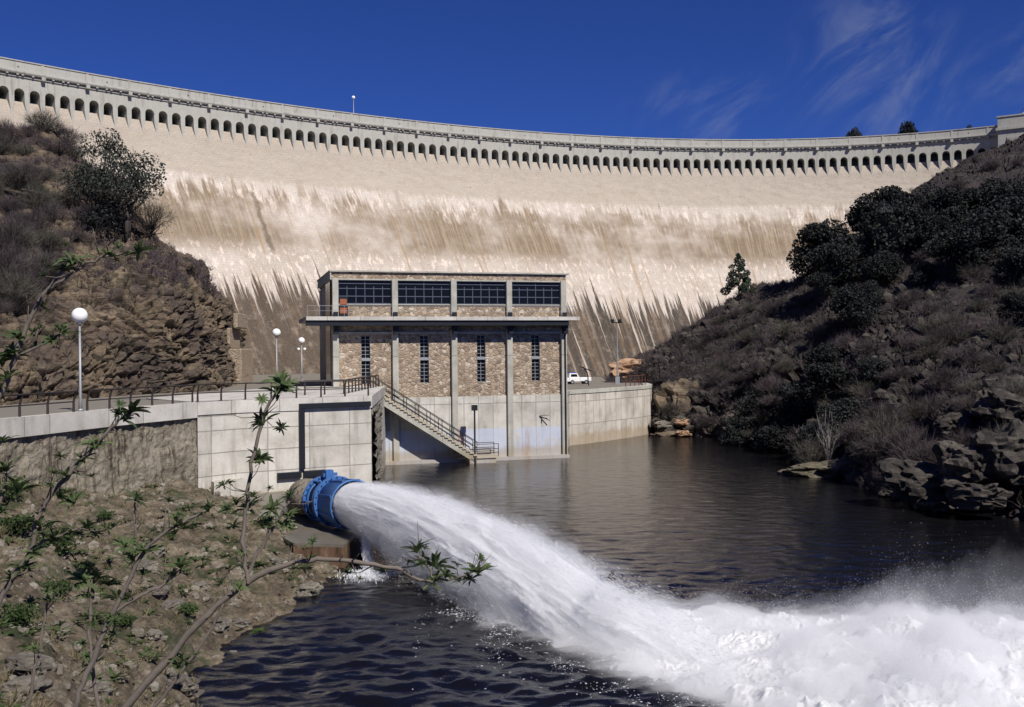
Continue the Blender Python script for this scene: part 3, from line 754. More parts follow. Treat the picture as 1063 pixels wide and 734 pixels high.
# ground decks
d1 = MB(); base_pts = [Vector((p.x - .45, p.y, 0)) for p in wall_path]
for i in range(len(base_pts) - 1):
    a, b = base_pts[i], base_pts[i + 1]
    d1.add([(a.x, a.y, ZD - .05), (b.x, b.y, ZD - .05), (b.x - 16, b.y + 8, ZD - .05), (a.x - 16, a.y + 8, ZD - .05)], [(0, 1, 2, 3)])
d1.build('road', asph)['kind'] = 'structure'
poly_block([Vector((-40, 66, 0)), J0 + Vector((-5.05, 6, 0)), BL + Vector((-4, 1.1, 0)), BL + Vector((0, .6, 0)), BL + bu * 14 + Vector((0, 14, 0)), Vector((2, 160, 0)), Vector((-70, 150, 0)), Vector((-60, 90, 0))], 1, ZD - .06).build('service_yard', asph)['kind'] = 'structure'

# ------------------------------------------------------------ power house
ph = thing('power_house', 'stone faced power house with long glazed upper storey above the river', 'building', (BL.x, BL.y, 0), BROT)
DEP = 11.0
xs = []
for px in (348.6, 410.3, 471.4, 528.8, 585.0):
    a, _ = ray(px, 380); k = (a * BL.y - BL.x) / (bu.x - a * bu.y); xs.append(k)
print('cols', xs, BW)
X0, X1 = xs[0] - .3, xs[-1] + .3
ZR, ZFR, ZW1, ZW0, ZS1, ZS0 = 15.7, 15.05, 14.95, 13.02, 11.95, 11.65
ZST = 5.35
MB().box(X0, X1, 0, DEP, -1.5, ZST).build('concrete_base', conc_b, ph)
MB().box(X0 + .8, X1 + .0, -.5, 0, -1.2, .28).build('footing', conc_b, ph)
# stone walls with openings: build per bay
sw = MB()
slits = []
for b in range(4):
    xa, xb = xs[b], xs[b + 1]; cpx = (380, 441, 500, 556.5)[b]
    a, _ = ray(cpx, 380); k = (a * BL.y - BL.x) / (bu.x - a * bu.y); sl = (k - .36, k + .36); slits.append(sl)
    sw.box(xa, sl[0], .1, .5, ZST, ZS0); sw.box(sl[1], xb, .1, .5, ZST, ZS0); sw.box(sl[0], sl[1], .1, .5, ZST, 6.55); sw.box(sl[0], sl[1], .1, .5, 10.45, ZS0)
    sw.box(xa, xb, .1, .4, ZS1, ZW0 - .08)
sw.box(X0 + .02, X1 - .02, .02, .4, ZFR, ZR - .12)
sw.build('stone_wall', stone, ph)
MB().box(X0 + .05, X1 - .05, .5, DEP, ZST, ZS0 - .01).box(X0 + .05, X1 - .05, 2.5, DEP, ZS1, ZFR - .3).build('inner_wall', conc_s, ph)
MB().box(X0 + .05, X1 - .05, .4, DEP, ZFR - .2, ZR - .2).build('ceiling', conc_s, ph)
MB().box(X0 - .15, X1 + .25, -.18, DEP + .3, ZR - .12, ZR).box(X0 - .1, X0 + .0, -.1, DEP, ZFR - .1, ZR - .12).build('roof', conc_s, ph)
MB().box(X0, X1, -.04, .3, ZW1 - .02, ZFR).box(X0 + .3, X1 - .3, -.02, .42, ZW0 - .08, ZW0).build('lintel', conc_s, ph)
MB().box(X0, X1, .02, .12, ZST - .001, ZST + .05).build('string_course', conc_s, ph)
for i, xk in enumerate(xs):
    MB().box(xk - .24, xk + .24, -.28, .35, -.6 if i == 4 else .28, ZS0 - .75).box(xk - .24, xk + .24, -.22, .35, ZS1, ZFR - .001).build('column', conc_s, ph, bevel=.03)
    MB().box(xk - .2, xk + .2, -.75, -.28, ZS0 - 1.1, ZS0 - .002).box(xk - .17, xk + .17, -.5, -.22, ZS1 + .01, ZS1 + .4).build('bracket', steel_d, ph)
MB().box(X0 - 2.1, X1 + .7, -1.35, 0.08, ZS0, ZS1).build('terrace_slab', conc_p, ph)
MB().box(X0 - 2.1, X1 - .2, -1.2, -.78, ZS0 - .42, ZS0 - .002).build('terrace_beam', steel_d, ph)
MB().box(X0 - 2.1, X0 - .01, .081, DEP * .6, ZS0, ZS1).build('side_terrace', conc_s, ph)
MB().box(X0 + .3, X1, -.1, .1, 10.55, 10.75).build('string_lintel', conc_s, ph)
tr = MB()
for k in range(25):
    x_ = X0 - 2.0 + k * (X1 - X0 + 3.1) / 24; tr.bar((x_, -1.28, ZS1), (x_, -1.28, ZS1 + .85), .025)
tr.bar((X0 - 2.0, -1.28, ZS1 + .85), (X1 + .6, -1.28, ZS1 + .85), .03); tr.bar((X0 - 2.0, -1.28, ZS1 + .45), (X1 + .6, -1.28, ZS1 + .45), .02)
tr.bar((X0 - 2.0, -1.28, ZS1 + .85), (X0 - 2.0, 5, ZS1 + .85), .03)
tr.build('terrace_railing', grey_m, ph)
for b in range(4):
    xa, xb = xs[b] + .24, xs[b + 1] - .24; f = MB()
    f.box(xa, xb, .1, .2, ZW0, ZW0 + .07).box(xa, xb, .1, .2, ZW1 - .1, ZW1 - .02).box(xa, xa + .07, .1, .2, ZW0, ZW1).box(xb - .07, xb, .1, .2, ZW0, ZW1)
    for k in range(1, 6): x_ = xa + (xb - xa) * k / 6; f.box(x_ - .03, x_ + .03, .11, .19, ZW0, ZW1 - .5 if k != 3 else ZW1)
    for zz in (ZW0 + .62, ZW0 + 1.24): f.box(xa, xb, .105, .195, zz - .035, zz + .035)
    f.box(xa, xb, .105, .195, ZW1 - .32, ZW1 - .26)
    wn = f.build('window', blue_frame, ph)
    MB().box(xa, xb, .14, .15, ZW0, ZW1 - .02).build('pane', glass, wn)
    sl = slits[b]; f = MB()
    f.box(sl[0], sl[1], .08, .3, 8.42, 8.62)
    for (z0, z1) in ((6.55, 8.42), (8.62, 10.45)):
        for k in range(3): x_ = sl[0] + .02 + (sl[1] - sl[0] - .04) * k / 2; f.box(x_ - .02, x_ + .02, .3, .34, z0, z1)
        for k in range(7): zz = z0 + .02 + (z1 - z0 - .04) * k / 6; f.box(sl[0], sl[1], .302, .338, zz - .018, zz + .018)
    wn = f.build('slit_window', grey_m, ph)
    MB().box(sl[0], sl[1], .36, .38, 6.55, 10.45).build('pane', glass, wn)
dr_ = MB().box(xs[0] + .3, xs[0] + 1.0, -.01, .09, ZS1, ZW0 + .55).build('door', steel_d, ph)
MB().box(xs[0] + .38, xs[0] + .92, -.03, -.01, ZS1 + .3, ZS1 + .75).box(xs[0] + .38, xs[0] + .92, -.03, -.01, ZS1 + 1.0, ZS1 + 1.45).build('orange_panel', orange_m, dr_)
# left side: dark glazed bay behind the corner column
MB().box(X0 - .02, X0 + .04, .9, 4.6, ZD, ZS0).box(X0 - .02, X0 + .04, .9, 4.6, ZS1, ZFR - .2).build('side_glazing', glass, ph)
# downpipe on right corner and small bracket arm
MB().tube([(xs[4] + .05, -.33, ZS0 - .5), (xs[4] + .05, -.33, -.4)], .07).build('downpipe', steel_d, ph)
xq = (ray(560, 443)[0] * BL.y - BL.x) / (bu.x - ray(560, 443)[0] * bu.y)
MB().bar((xq, -.05, 3.6), (xq + .8, -.4, 3.2), .05).bar((xq + .2, -.05, 3.0), (xq + .2, -.1, 3.4), .04).bar((xq, -.1, 3.62), (xq + .8, -.3, 3.66), .04).build('wall_bracket', steel_d, ph)

# staircase
stc = thing('staircase', 'concrete staircase with dark handrails running down the power house wall', 'stairs', (BL.x, BL.y, 0), BROT)
def bx(px, D=80): a, _ = ray(px, 440); return (a * BL.y - BL.x) / (bu.x - a * bu.y)
sx0, sx1 = bx(381), bx(489); zt, zb = ZD - .0, .75; nst = 29
so, si = -2.0, -.5
st = MB(); und = MB()
for k in range(nst):
    xa = sx0 + (sx1 - sx0) * k / nst; xb = sx0 + (sx1 - sx0) * (k + 1) / nst; z1 = zt - (zt - zb) * (k + 1) / nst
    st.box(xa, xb + .03, so, si, z1 - .14, z1)
st.box(sx1, sx1 + 1.9, so, -.5, zb - .35, zb - .19)
st.build('steps', step_m, stc)
hh = .55
MB().hexa([(sx0, so + .1, zt - .3 - hh), (sx1, so + .1, zb - .25 - hh), (sx1, si, zb - .25 - hh), (sx0, si, zt - .3 - hh)], [(sx0, so + .1, zt - .3), (sx1, so + .1, zb - .25), (sx1, si, zb - .25), (sx0, si, zt - .3)]).build('stringer', conc_s, stc)
MB().box(sx1 - .6, sx1 + 1.6, so + .1, -.502, -1, zb - .36).build('landing_base', conc_b, stc)
for oy in (so + .05, si - .05):
    hrl = MB(); n_ = 9
    for k in range(n_ + 1):
        x_ = sx0 + (sx1 - sx0) * k / n_; z_ = zt - (zt - zb) * k / n_; hrl.bar((x_, oy, z_ - .1), (x_, oy, z_ + 1.0), .05)
    for hgt in (1.0, .55): hrl.bar((sx0, oy, zt + hgt), (sx1, oy, zb + hgt), .055)
    for hgt in (.8, .4, .1):
        hrl.bar((sx1, oy, zb + hgt), (sx1 + 1.8, oy, zb + hgt), .045)
    hrl.bar((sx1 + 1.8, oy, zb - .2), (sx1 + 1.8, oy, zb + .8), .05)
    hrl.build('handrail', steel_d, stc)
gp = thing('gauge_post', 'dark slim post with square head standing on the stair landing', 'post', (BL + bu * (bx(487)) + bn * 1.9).to_tuple()[:2] + (0,), BROT)
MB().bar((0, 0, -.5), (0, 0, 4.7), .12).build('pole', steel_d, gp); MB().box(-.22, .22, -.18, .18, 4.3, 4.75).build('head', steel_d, gp)
ZW = 0

# right quay
qp = [P(587, 404, 91), P(591, 404.3, 95.6), P(612, 403.4, 98), P(634, 402.4, 101), P(655, 401.3, 104.4), P(668, 400.4, 107), P(675, 400, 109.2), P(676.5, 400, 112), P(672, 399, 117)]
ZQ = 5.3
quay = thing('quay_wall', 'low curved concrete quay wall right of the power house', 'wall')
strip_wall([Vector((p.x, p.y, 0)) for p in qp], -1.5, ZQ - .35, .8).build('wall_face', conc_q, quay)
strip_wall([Vector((p.x, p.y, 0)) + Vector((.05, -.06, 0)) for p in qp], ZQ - .35, ZQ, .9).build('coping', conc_s, quay)
pts = [Vector((p.x - .3, p.y + .3, 0)) for p in qp]
poly_block([BL + bu * 14 + Vector((0, 3, 0)), BR + Vector((0, .3, 0))] + pts + [Vector((14, 150, 0)), Vector((2, 160, 0)), BL + bu * 14 + Vector((0, 14.2, 0))], 0.5, ZQ - .1).build('quay_yard', asph)['kind'] = 'structure'

# ------------------------------------------------------------ railings, lamps, vehicle
def railing(name, label, pts, post_every=1.7, h=.95, lean=True, m=rail_m, w=.085, group='dark pipe railings'):
    o = thing(name, label, 'railing', group=group)
    L_ = [0]
    for a, b in zip(pts[:-1], pts[1:]): L_.append(L_[-1] + (b - a).length)
    def at(s):
        for i in range(len(pts) - 1):
            if s <= L_[i + 1] + 1e-6: f = (s - L_[i]) / (L_[i + 1] - L_[i]); return pts[i].lerp(pts[i + 1], f), (pts[i + 1] - pts[i]).normalized()
        return pts[-1], (pts[-1] - pts[-2]).normalized()
    n_ = max(1, round(L_[-1] / post_every))
    for k in range(n_ + 1):
        p, t = at(L_[-1] * k / n_); nn_ = Vector((t.y, -t.x, 0)); mb = MB(); le = .16 if lean else 0
        mb.tube([p + Vector((0, 0, -.02)), p - nn_ * le * .0 + Vector((0, 0, h * .5)), p + nn_ * le * .5 + Vector((0, 0, h * .8)), p + nn_ * le * 1. + Vector((0, 0, h))], [w * .7, w * .6, w * .55, w * .5], 6)
        mb.build('post', m, o)
    for hh_, ww in ((h, w), (h * .5, w * .7)):
        off_ = (.16 if hh_ == h and lean else 0)
        mb = MB(); path = []
        for i, p in enumerate(pts):
            t = (pts[min(i + 1, len(pts) - 1)] - pts[max(0, i - 1)]).normalized(); path.append(p + Vector((t.y, -t.x, 0)) * off_ + Vector((0, 0, hh_)))
        mb.tube(path, ww * .55, 6); mb.build('rail', m, o)
    return o
def top(px, py=None):  # point on the coping centre line at pixel column
    best = None
    for a, b in zip(wall_path[:-1], wall_path[1:]):
        r0 = ray(px, 420)[0]
        d = b - a; den = d.x - r0 * d.y
        if abs(den) < 1e-9: continue
        k = (r0 * a.y - a.x) / den
        if -.001 <= k <= 1.001: best = a + d * k
    return best + Vector((-.2, 0.1, 0))
railing('railing', 'dark railing on the road coping left of the nearest globe lamp', [Vector((-24.7, 20, ZD)), Vector((-22.8, 32, ZD)), top(1), top(80)])
railing('railing', 'dark railing on the road coping from the nearest globe lamp to the bend', [top(94), top(140), top(180), top(203)])
q0 = K0 + Vector((-.15, .3, 0)); q1 = K1 + Vector((-.2, .3, 0))
railing('railing', 'dark railing along the front edge of the concrete platform', [J0 + Vector((-.1, .35, 0)), q0, q0.lerp(q1, .5), q1], 1.5)
railing('railing', 'dark railing beside the stair head in front of the power house door', [PF(up(340), -4, ZD), PF(up(384), -4, ZD), K2 + Vector((-.2, -2.5, ZD))], 1.3, .9, False)
railing('railing', 'rust brown railing at the far end of the curved quay', [Vector((p.x - .5, p.y + .4, ZQ)) for p in qp[4:7]], 1.2, 1.1, False, simple('rusty_rail', (.12, .05, .035), .7), .08)
def lamp(label, loc, hgt, r, double=False):
    o = thing('globe_lamp', label, 'street lamp', loc, 0, 'white globe street lamps')
    MB().tube([(0, 0, 0), (0, 0, .5), (0, 0, hgt)], [.1, .07, .05], 10).tube([(0, 0, 0), (0, 0, .12)], .16, 10).build('pole', grey_m, o, True)
    MB().lathe([(.05, hgt - .02), (.14, hgt + .02), (.14, hgt + .1), (.05, hgt + .1)], 12).build('collar', grey_m, o)
    if not double: MB().sphere((0, 0, hgt + .06 + r), r, 24, 16).build('globe', globe_m, o, True)
    else:
        MB().sphere((0, 0, hgt + .06 + r), r, 20, 12).build('globe', globe_m, o, True)
        MB().bar((-.55, 0, hgt - .35), (.55, 0, hgt - .35), .06).build('arm', grey_m, o)
        for sx in (-.32, .32): MB().sphere((sx, 0, hgt - .5), r * .45, 14, 10).build('globe', globe_m, o, True)
    return o
p = top(87); gz = P(85.5, 327.5, p.y).z; lamp('tall globe street lamp in the gap of the road railing, the nearest', (p.x, p.y, ZD), gz - ZD - .42, .36)
p = P(287, 345.5, 88); lamp('globe street lamp left of the power house, in front of the brown stains', (p.x, p.y, ZD - .06), p.z - ZD - .36, .37)
p = P(313, 354, 104); lamp('small far street lamp with clustered globes beside the power house corner', (p.x, p.y, ZD - .06), p.z - ZD - .3, .34, True)
p = P(372.5, 99, float(P(372, 118, 172).y)); cs = float(np.interp(np.degrees(math.atan2(p.x - CX, p.y - CY)), phs, ARC)); O, T, Nn = crest_frame(cs)
lamp('tiny globe lamp standing alone on the dam crest against the sky', (O - Nn * 1.0 + Vector((0, 0, ZC - 1.3))), 4.0, .3)
# floodlight mast by the quay
b_ = P(641, 398, 116)
fm = thing('floodlight_mast', 'slim grey mast with dark twin floodlights behind the curved quay', 'lamp post', (b_.x, b_.y, ZQ - .1))
hm = P(640, 334, 116).z - ZQ; MB().tube([(0, 0, 0), (0, 0, hm)], [.1, .06], 8).build('pole', grey_m, fm)
MB().bar((-.6, 0, hm), (.6, 0, hm), .1).build('crossarm', steel_d, fm)
for sx in (-.55, .3):
    MB().box(sx - .2, sx + .2, -.25, .15, hm + .05, hm + .4).build('floodlight', steel_d, fm, bevel=.04)
MB().box(-.25, .25, -.2, .2, 0, .9).build('cabinet', grey_m, fm)
b_ = P(611, 398, 112)
dv = thing('davit_arm', 'small dark davit arm on a post behind the white van', 'davit', (b_.x, b_.y, ZQ - .1))
zz = P(606, 383, 112).z - ZQ + .1
MB().tube([(0, 0, 0), (-.1, 0, zz * .7), (-.5, 0, zz)], .07, 6).build('post', steel_d, dv); MB().bar((-.9, 0, zz + .25), (.35, 0, zz - .25), .12).bar((-.6, 0, zz + .25), (-.1, 0, zz - .45), .09).build('arm', steel_d, dv)
# pickup
v0 = P(589.5, 400, 118)
tk = thing('pickup_truck', 'white pickup truck with blue roof parked on the quay beside the power house', 'truck', (v0.x, v0.y, ZQ - .1), R_(14)); tk.scale = (.7, .7, .7)
cab = MB(); cab.hexa([(0, -.85, .45), (1.9, -.85, .45), (1.9, .85, .45), (0, .85, .45)], [(0, -.85, 1.2), (1.9, -.85, 1.2), (1.9, .85, 1.2), (0, .85, 1.2)]); cab.hexa([(0.02, -.8, 1.2), (1.75, -.8, 1.2), (1.75, .8, 1.2), (0.02, .8, 1.2)], [(.1, -.72, 1.85), (1.45, -.72, 1.85), (1.45, .72, 1.85), (.1, .72, 1.85)])
cab.build('cab', white_p, tk, bevel=.05)
MB().box(.12, 1.4, -.7, .7, 1.852, 1.98).build('roof_panel', simple('blue_roof', (.06, .1, .45), .4), tk)
MB().hexa([(.3, -.83, 1.28), (1.5, -.83, 1.28), (1.5, -.79, 1.28), (.3, -.79, 1.28)], [(.35, -.77, 1.7), (1.35, -.77, 1.7), (1.35, -.72, 1.7), (.35, -.72, 1.7)]).build('side_window', glass, tk)
MB().box(1.92, 3.9, -.88, .88, .5, 1.12).box(-.9, -.02, -.82, .82, .45, 1.1).build('bed', white_p, tk, bevel=.05)
for wx_ in (.55, 3.0):
    for wy in (-.8, .8):
        M = Matrix.Translation((wx_, wy, .36)) @ Matrix.Rotation(R_(90), 4, 'X'); wh = MB().lathe([(.2, -.1), (.34, -.1), (.36, -.06), (.36, .06), (.34, .1), (.2, .1)], 18, M, True).build('wheel', tyre_m, tk)
        MB().lathe([(.01, -.09), (.2, -.09), (.2, .09), (.01, .09)], 14, M, True).build('hub', grey_m, wh)
MB().box(3.9, 3.96, -.8, .8, .5, .62).build('bumper', steel_d, tk)

# small ruined masonry pier at the dam foot
rm = thing('masonry_pier', 'small stepped block of pale rubble masonry at the foot of the left cliff', 'masonry')
a0 = P(222, 400, 90); a1 = P(251, 400, 90); ztp = P(235, 362, 90).z
MB().box(a0.x, a1.x, 90, 94, ZD - .3, ztp).box(a0.x + 1.0, a1.x - 1.2, 90.6, 94, ztp, ztp + 1.9).box(a0.x + 1.5, a1.x - .6, 91, 94.5, ztp + 1.9, P(240, 325, 91).z).build('block', mat('pale_rubble', lambda t, bs: (stone_fn(t, bs), t.put(bs.inputs['Base Color'], t.mix(t.noise(UV(t), 1.5, 5, .7), (.22, .17, .12), (.46, .37, .28))))), rm, bevel=.1)

# ------------------------------------------------------------ outlet valve
Md = Vector((.6, -.8, .02)).normalized(); mouth = Vector((-7.15, 44.5, 2.2)); rear = mouth - Md * 3.5
vq = Md.to_track_quat('Z', 'Y').to_matrix().to_4x4(); Mv = Matrix.Translation(rear + Md * .35) @ vq @ Matrix.Scale(.9, 4)
ov = thing('outlet_valve', 'big blue ribbed steel outlet nozzle spraying water', 'valve', tuple(rear))
ov.matrix_world = Mv
MB().lathe([(1.0, 1.7), (1.16, 3.42), (1.2, 3.5), (1.26, 3.5), (1.26, 3.38), (1.22, 3.3), (1.13, 1.75)], 48, None, True).build('nozzle', steel_b, ov, True)
MB().lathe([(.9, .5), (1.02, .5), (1.02, 1.3), (.9, 1.3)], 40, None, True).build('dark_sleeve', steel_d, ov, True)
for z0, rr in ((.12, 1.2), (1.28, 1.22), (1.6, 1.3)):
    MB().lathe([(.9, z0), (rr, z0), (rr, z0 + .14), (.9, z0 + .14)], 40, None, True).build('flange', steel_b, ov, bevel=.01)
MB().lathe([(.85, .26), (1.06, .26), (1.06, .52), (.85, .52)], 40, None, True).build('collar', steel_b, ov, True)
for k in range(8):
    g = R_(22.5 + 45 * k); mb = MB(); c, s_ = math.cos(g), math.sin(g)
    mb.bar((c * 1.14, s_ * 1.14, 1.74), (c * 1.24, s_ * 1.24, 3.3), .06, .14); mb.build('rib', steel_b, ov)
for k in range(6):
    g = R_(60 * k); c, s_ = math.cos(g), math.sin(g); MB().tube([(c * 1.13, s_ * 1.13, .2), (c * 1.15, s_ * 1.15, 1.4)], .055, 8).build('tie_rod', steel_b, ov)
bl = MB()
for z0, rr in ((.1, 1.12), (1.58, 1.22)):
    for k in range(24): g = 2 * math.pi * k / 24; bl.tube([(math.cos(g) * rr, math.sin(g) * rr, z0), (math.cos(g) * rr, math.sin(g) * rr, z0 + .2)], .035, 6)
bl.build('flange_bolts', steel_d, ov)
# actuator box on top
upv = (Mv.to_3x3().inverted() @ Vector((0, 0, 1))); upv.z = 0; upv.normalize(); sdv = Vector((0, 0, 1)).cross(upv)
mb = MB()
mb.bar(upv * 1.05 + Vector((0, 0, .75)), upv * 1.55 + Vector((0, 0, .75)), .42); mb.bar(upv * 1.3 + sdv * .3 + Vector((0, 0, .75)), upv * 1.3 - sdv * .5 + Vector((0, 0, .75)), .16); mb.build('actuator', steel_b, ov)
pipe = MB(); pipe.tube([rear + Md * .2, rear - Md * 1.0 + Vector((0, 0, -.05)), rear + Vector((-1.0, 1.8, -.2)), rear + Vector((-1.5, 4, -.7)), rear + Vector((-1.9, 11.0, -1.6))], [.86, .88, .9, .95, 1.0], 28)
tag(pipe.build('encased_pipe', oldwall, None, True), 'short fat concrete pipe joining the blue nozzle to the platform wall', 'pipe')
# apron
ap = thing('valve_apron', 'low concrete apron with rust stained front below the blue nozzle', 'apron')
a_l = PZ(312, 588, 0); a_r = PZ(362, 588, 0)
apt = [Vector((a_l.x - .3, a_l.y, 0)), Vector((a_r.x - .15, a_r.y - .3, 0)), Vector((-6.5, 49, 0)), Vector((-7.6, 60.5, 0)), Vector((-16, 57, 0)), Vector((-12.5, 48, 0))]
def rust_fn(t, bs):
    uv = UV(t); n = t.noise(t.mapv(uv, (3, .5, 1)), 1, 5, .7); c = t.ramp(n, [(.3, (.05, .03, .02)), (.5, (.13, .075, .045)), (.7, (.24, .17, .11))]); setb(t, bs, c, .85, n, .05, .8)
poly_block(apt, -1.5, .85).build('rusty_front', mat('rust_stained_concrete', rust_fn), ap)
poly_block([p + Vector((0, 0, 0)) for p in apt], .854, .98).build('slab', mat('wet_concrete', lambda t, bs: setb(t, bs, t.mix(t.noise(OB(t), 1.5, 5, .7), (.09, .08, .065), (.22, .2, .165)), .35)), ap)

# ------------------------------------------------------------ the water jet
rs = np.random.RandomState(11)
V0 = 22.5
def traj(L):
    L = np.asarray(L, dtype=float); t = L / V0; hx = Md.x / math.hypot(Md.x, Md.y); hy = Md.y / math.hypot(Md.x, Md.y)
    return np.stack([mouth.x + hx * L, mouth.y + hy * L, np.maximum(mouth.z + .25 * t - 4.9 * t * t, .25 - .03 * L - .05 * np.maximum(L - 16, 0))], -1)
def jrad(L): return np.interp(L, [-.4, 0, 2, 6, 12, 18, 24], [.9, 1.0, 1.14, 1.3, 1.55, 1.6, .3])
def jframe(L):
    d = traj(L + .05) - traj(L - .05); d /= np.linalg.norm(d, axis=-1, keepdims=True); s_ = np.cross(d, [0, 0, 1.]); s_ /= np.linalg.norm(s_, axis=-1, keepdims=True); u_ = np.cross(s_, d); return d, s_, u_
def white_fn(t, bs):
    p = OB(t); n = t.noise(t.mapv(p, (1, 1, 1)), 3.5, 6, .75); c = t.mix(n, (.90, .91, .93), (.98, .98, .98)); setb(t, bs, c, .8, n, .12, .6)
    tr = t.new('ShaderNodeBsdfTranslucent'); tr.inputs[0].default_value = (.9, .92, .95, 1); mx = t.new('ShaderNodeMixShader'); mx.inputs[0].default_value = .3
    t.l.new(bs.outputs[0], mx.inputs[1]); t.l.new(tr.outputs[0], mx.inputs[2]); t.l.new(mx.outputs[0], t.n['Material Output'].inputs[0])
white_w = mat('white_water', white_fn)
def drop_fn(t, bs):
    df = t.new('ShaderNodeBsdfDiffuse'); df.inputs[0].default_value = (.93, .94, .96, 1); tr = t.new('ShaderNodeBsdfTranslucent'); tr.inputs[0].default_value = (.93, .94, .96, 1)
    mx = t.new('ShaderNodeMixShader'); mx.inputs[0].default_value = .5; t.l.new(df.outputs[0], mx.inputs[1]); t.l.new(tr.outputs[0], mx.inputs[2]); t.l.new(mx.outputs[0], t.n['Material Output'].inputs[0])
drop_m = mat('water_spray', drop_fn)
jet = thing('water_jet', 'thick white jet of water shooting from the blue nozzle into the river', 'water jet', tuple(mouth))
jet_off = np.array(tuple(mouth))
Ls = np.linspace(-.4, 24, 420); th = np.linspace(0, 2 * math.pi, 181)[:-1]
LL, TT = np.meshgrid(Ls, th, indexing='ij'); c3 = traj(LL.ravel()); d_, s_, u_ = jframe(LL.ravel())
q3 = np.c_[LL.ravel() * .24, np.cos(TT.ravel()) * 3.2, np.sin(TT.ravel()) * 3.2]
nz = fbm(q3, 5, .6) * np.clip(LL.ravel() / 5, .05, 1); nz2 = fbm(q3 * (1.5, 1.2, 1.2) + 20, 3) * np.clip(LL.ravel() / 10, 0, 1)
rr = jrad(LL.ravel()) * (.98 - .10 * np.clip(LL.ravel() / 5, 0, 1) + .12 * nz + .10 * nz2)
rr = np.where(np.sin(TT.ravel()) < 0, rr * .9, rr)
Vj = c3 + (s_ * np.cos(TT.ravel())[:, None] + u_ * np.sin(TT.ravel())[:, None]) * rr[:, None]
F = grid_faces(len(Ls), len(th)); i = np.arange(len(Ls) * len(th)).reshape(len(Ls), len(th))
Fw = np.stack([i[:-1, -1], i[:-1, 0], i[1:, 0], i[1:, -1]], -1); 
mesh_np('jet_core', Vj - jet_off, np.r_[F, Fw], white_w, jet, True)
def slivers(pos, dirs, ln, wd):
    n = len(pos); rv = rs.normal(size=(n, 3)); s_ = np.cross(dirs, rv); s_ /= np.linalg.norm(s_, axis=1, keepdims=True) + 1e-9
    a = pos - dirs * ln[:, None] * .5; b = pos + dirs * ln[:, None] * .5; V = np.stack([a, pos + s_ * wd[:, None], b, pos - s_ * wd[:, None]], 1).reshape(-1, 3)
    return V, np.arange(n * 4).reshape(n, 4)
N = 70000
L = 22 * rs.rand(N) ** .7; ph_ = rs.rand(N) * 2 * math.pi; d_, s_, u_ = jframe(L); c3 = traj(L)
q3 = np.c_[L * .35, np.cos(ph_) * 2.6, np.sin(ph_) * 2.6]; lump = 1 + .16 * fbm(q3, 4, .6) + .2 * fbm(q3 * .7 + 40, 2)
spread = .04 + .010 * L
rad = jrad(L) * lump * (.95 + np.minimum(np.abs(rs.normal(size=N)), 2.5) ** 1.2 * spread * (1 + .9 * (np.sin(ph_) < 0)))
pos = c3 + (s_ * np.cos(ph_)[:, None] + u_ * np.sin(ph_)[:, None]) * rad[:, None]; pos[:, 2] -= np.maximum(0, rad - jrad(L)) * .3
dirs = d_ + rs.normal(size=(N, 3)) * .07; dirs /= np.linalg.norm(dirs, axis=1, keepdims=True)
ok = pos[:, 2] > .02
V, F = slivers(pos[ok], dirs[ok], (.05 + .2 * rs.rand(N) ** 2)[ok], (.003 + .006 * rs.rand(N))[ok])
tag(mesh_np('droplets', V - jet_off, F, drop_m, jet), kind='stuff')
HX = Md.x / math.hypot(Md.x, Md.y); HY = Md.y / math.hypot(Md.x, Md.y)
def fog(name, dens):
    def fn(t, bs):
        t.n.remove(bs); v = t.new('ShaderNodeVolumePrincipled'); v.inputs['Color'].default_value = (.99, .992, .995, 1); v.inputs['Density'].default_value = dens; v.inputs['Anisotropy'].default_value = .1
        t.l.new(v.outputs[0], t.n['Material Output'].inputs['Volume'])
    m = mat(name, fn); m.cycles.homogeneous_volume = True; return m
def closed(name, V, quads, ngons, m, parent=None):
    V = np.asarray(V); T = np.r_[quads[:, [0, 1, 2]], quads[:, [0, 2, 3]]]
    sv = np.einsum('ij,ij->', V[T[:, 0]] - V.mean(0), np.cross(V[T[:, 1]] - V.mean(0), V[T[:, 2]] - V.mean(0)))
    fs = [tuple(q) for q in quads.tolist()] + [tuple(q) for q in ngons]
    if sv < 0: fs = [f[::-1] for f in fs]
    me = bpy.data.meshes.new(name); me.from_pydata(V.tolist(), [], fs); me.materials.append(m); me.update()
    o = bpy.data.objects.new(name, me); C.objects.link(o)
    if parent: o.parent = parent
    return o
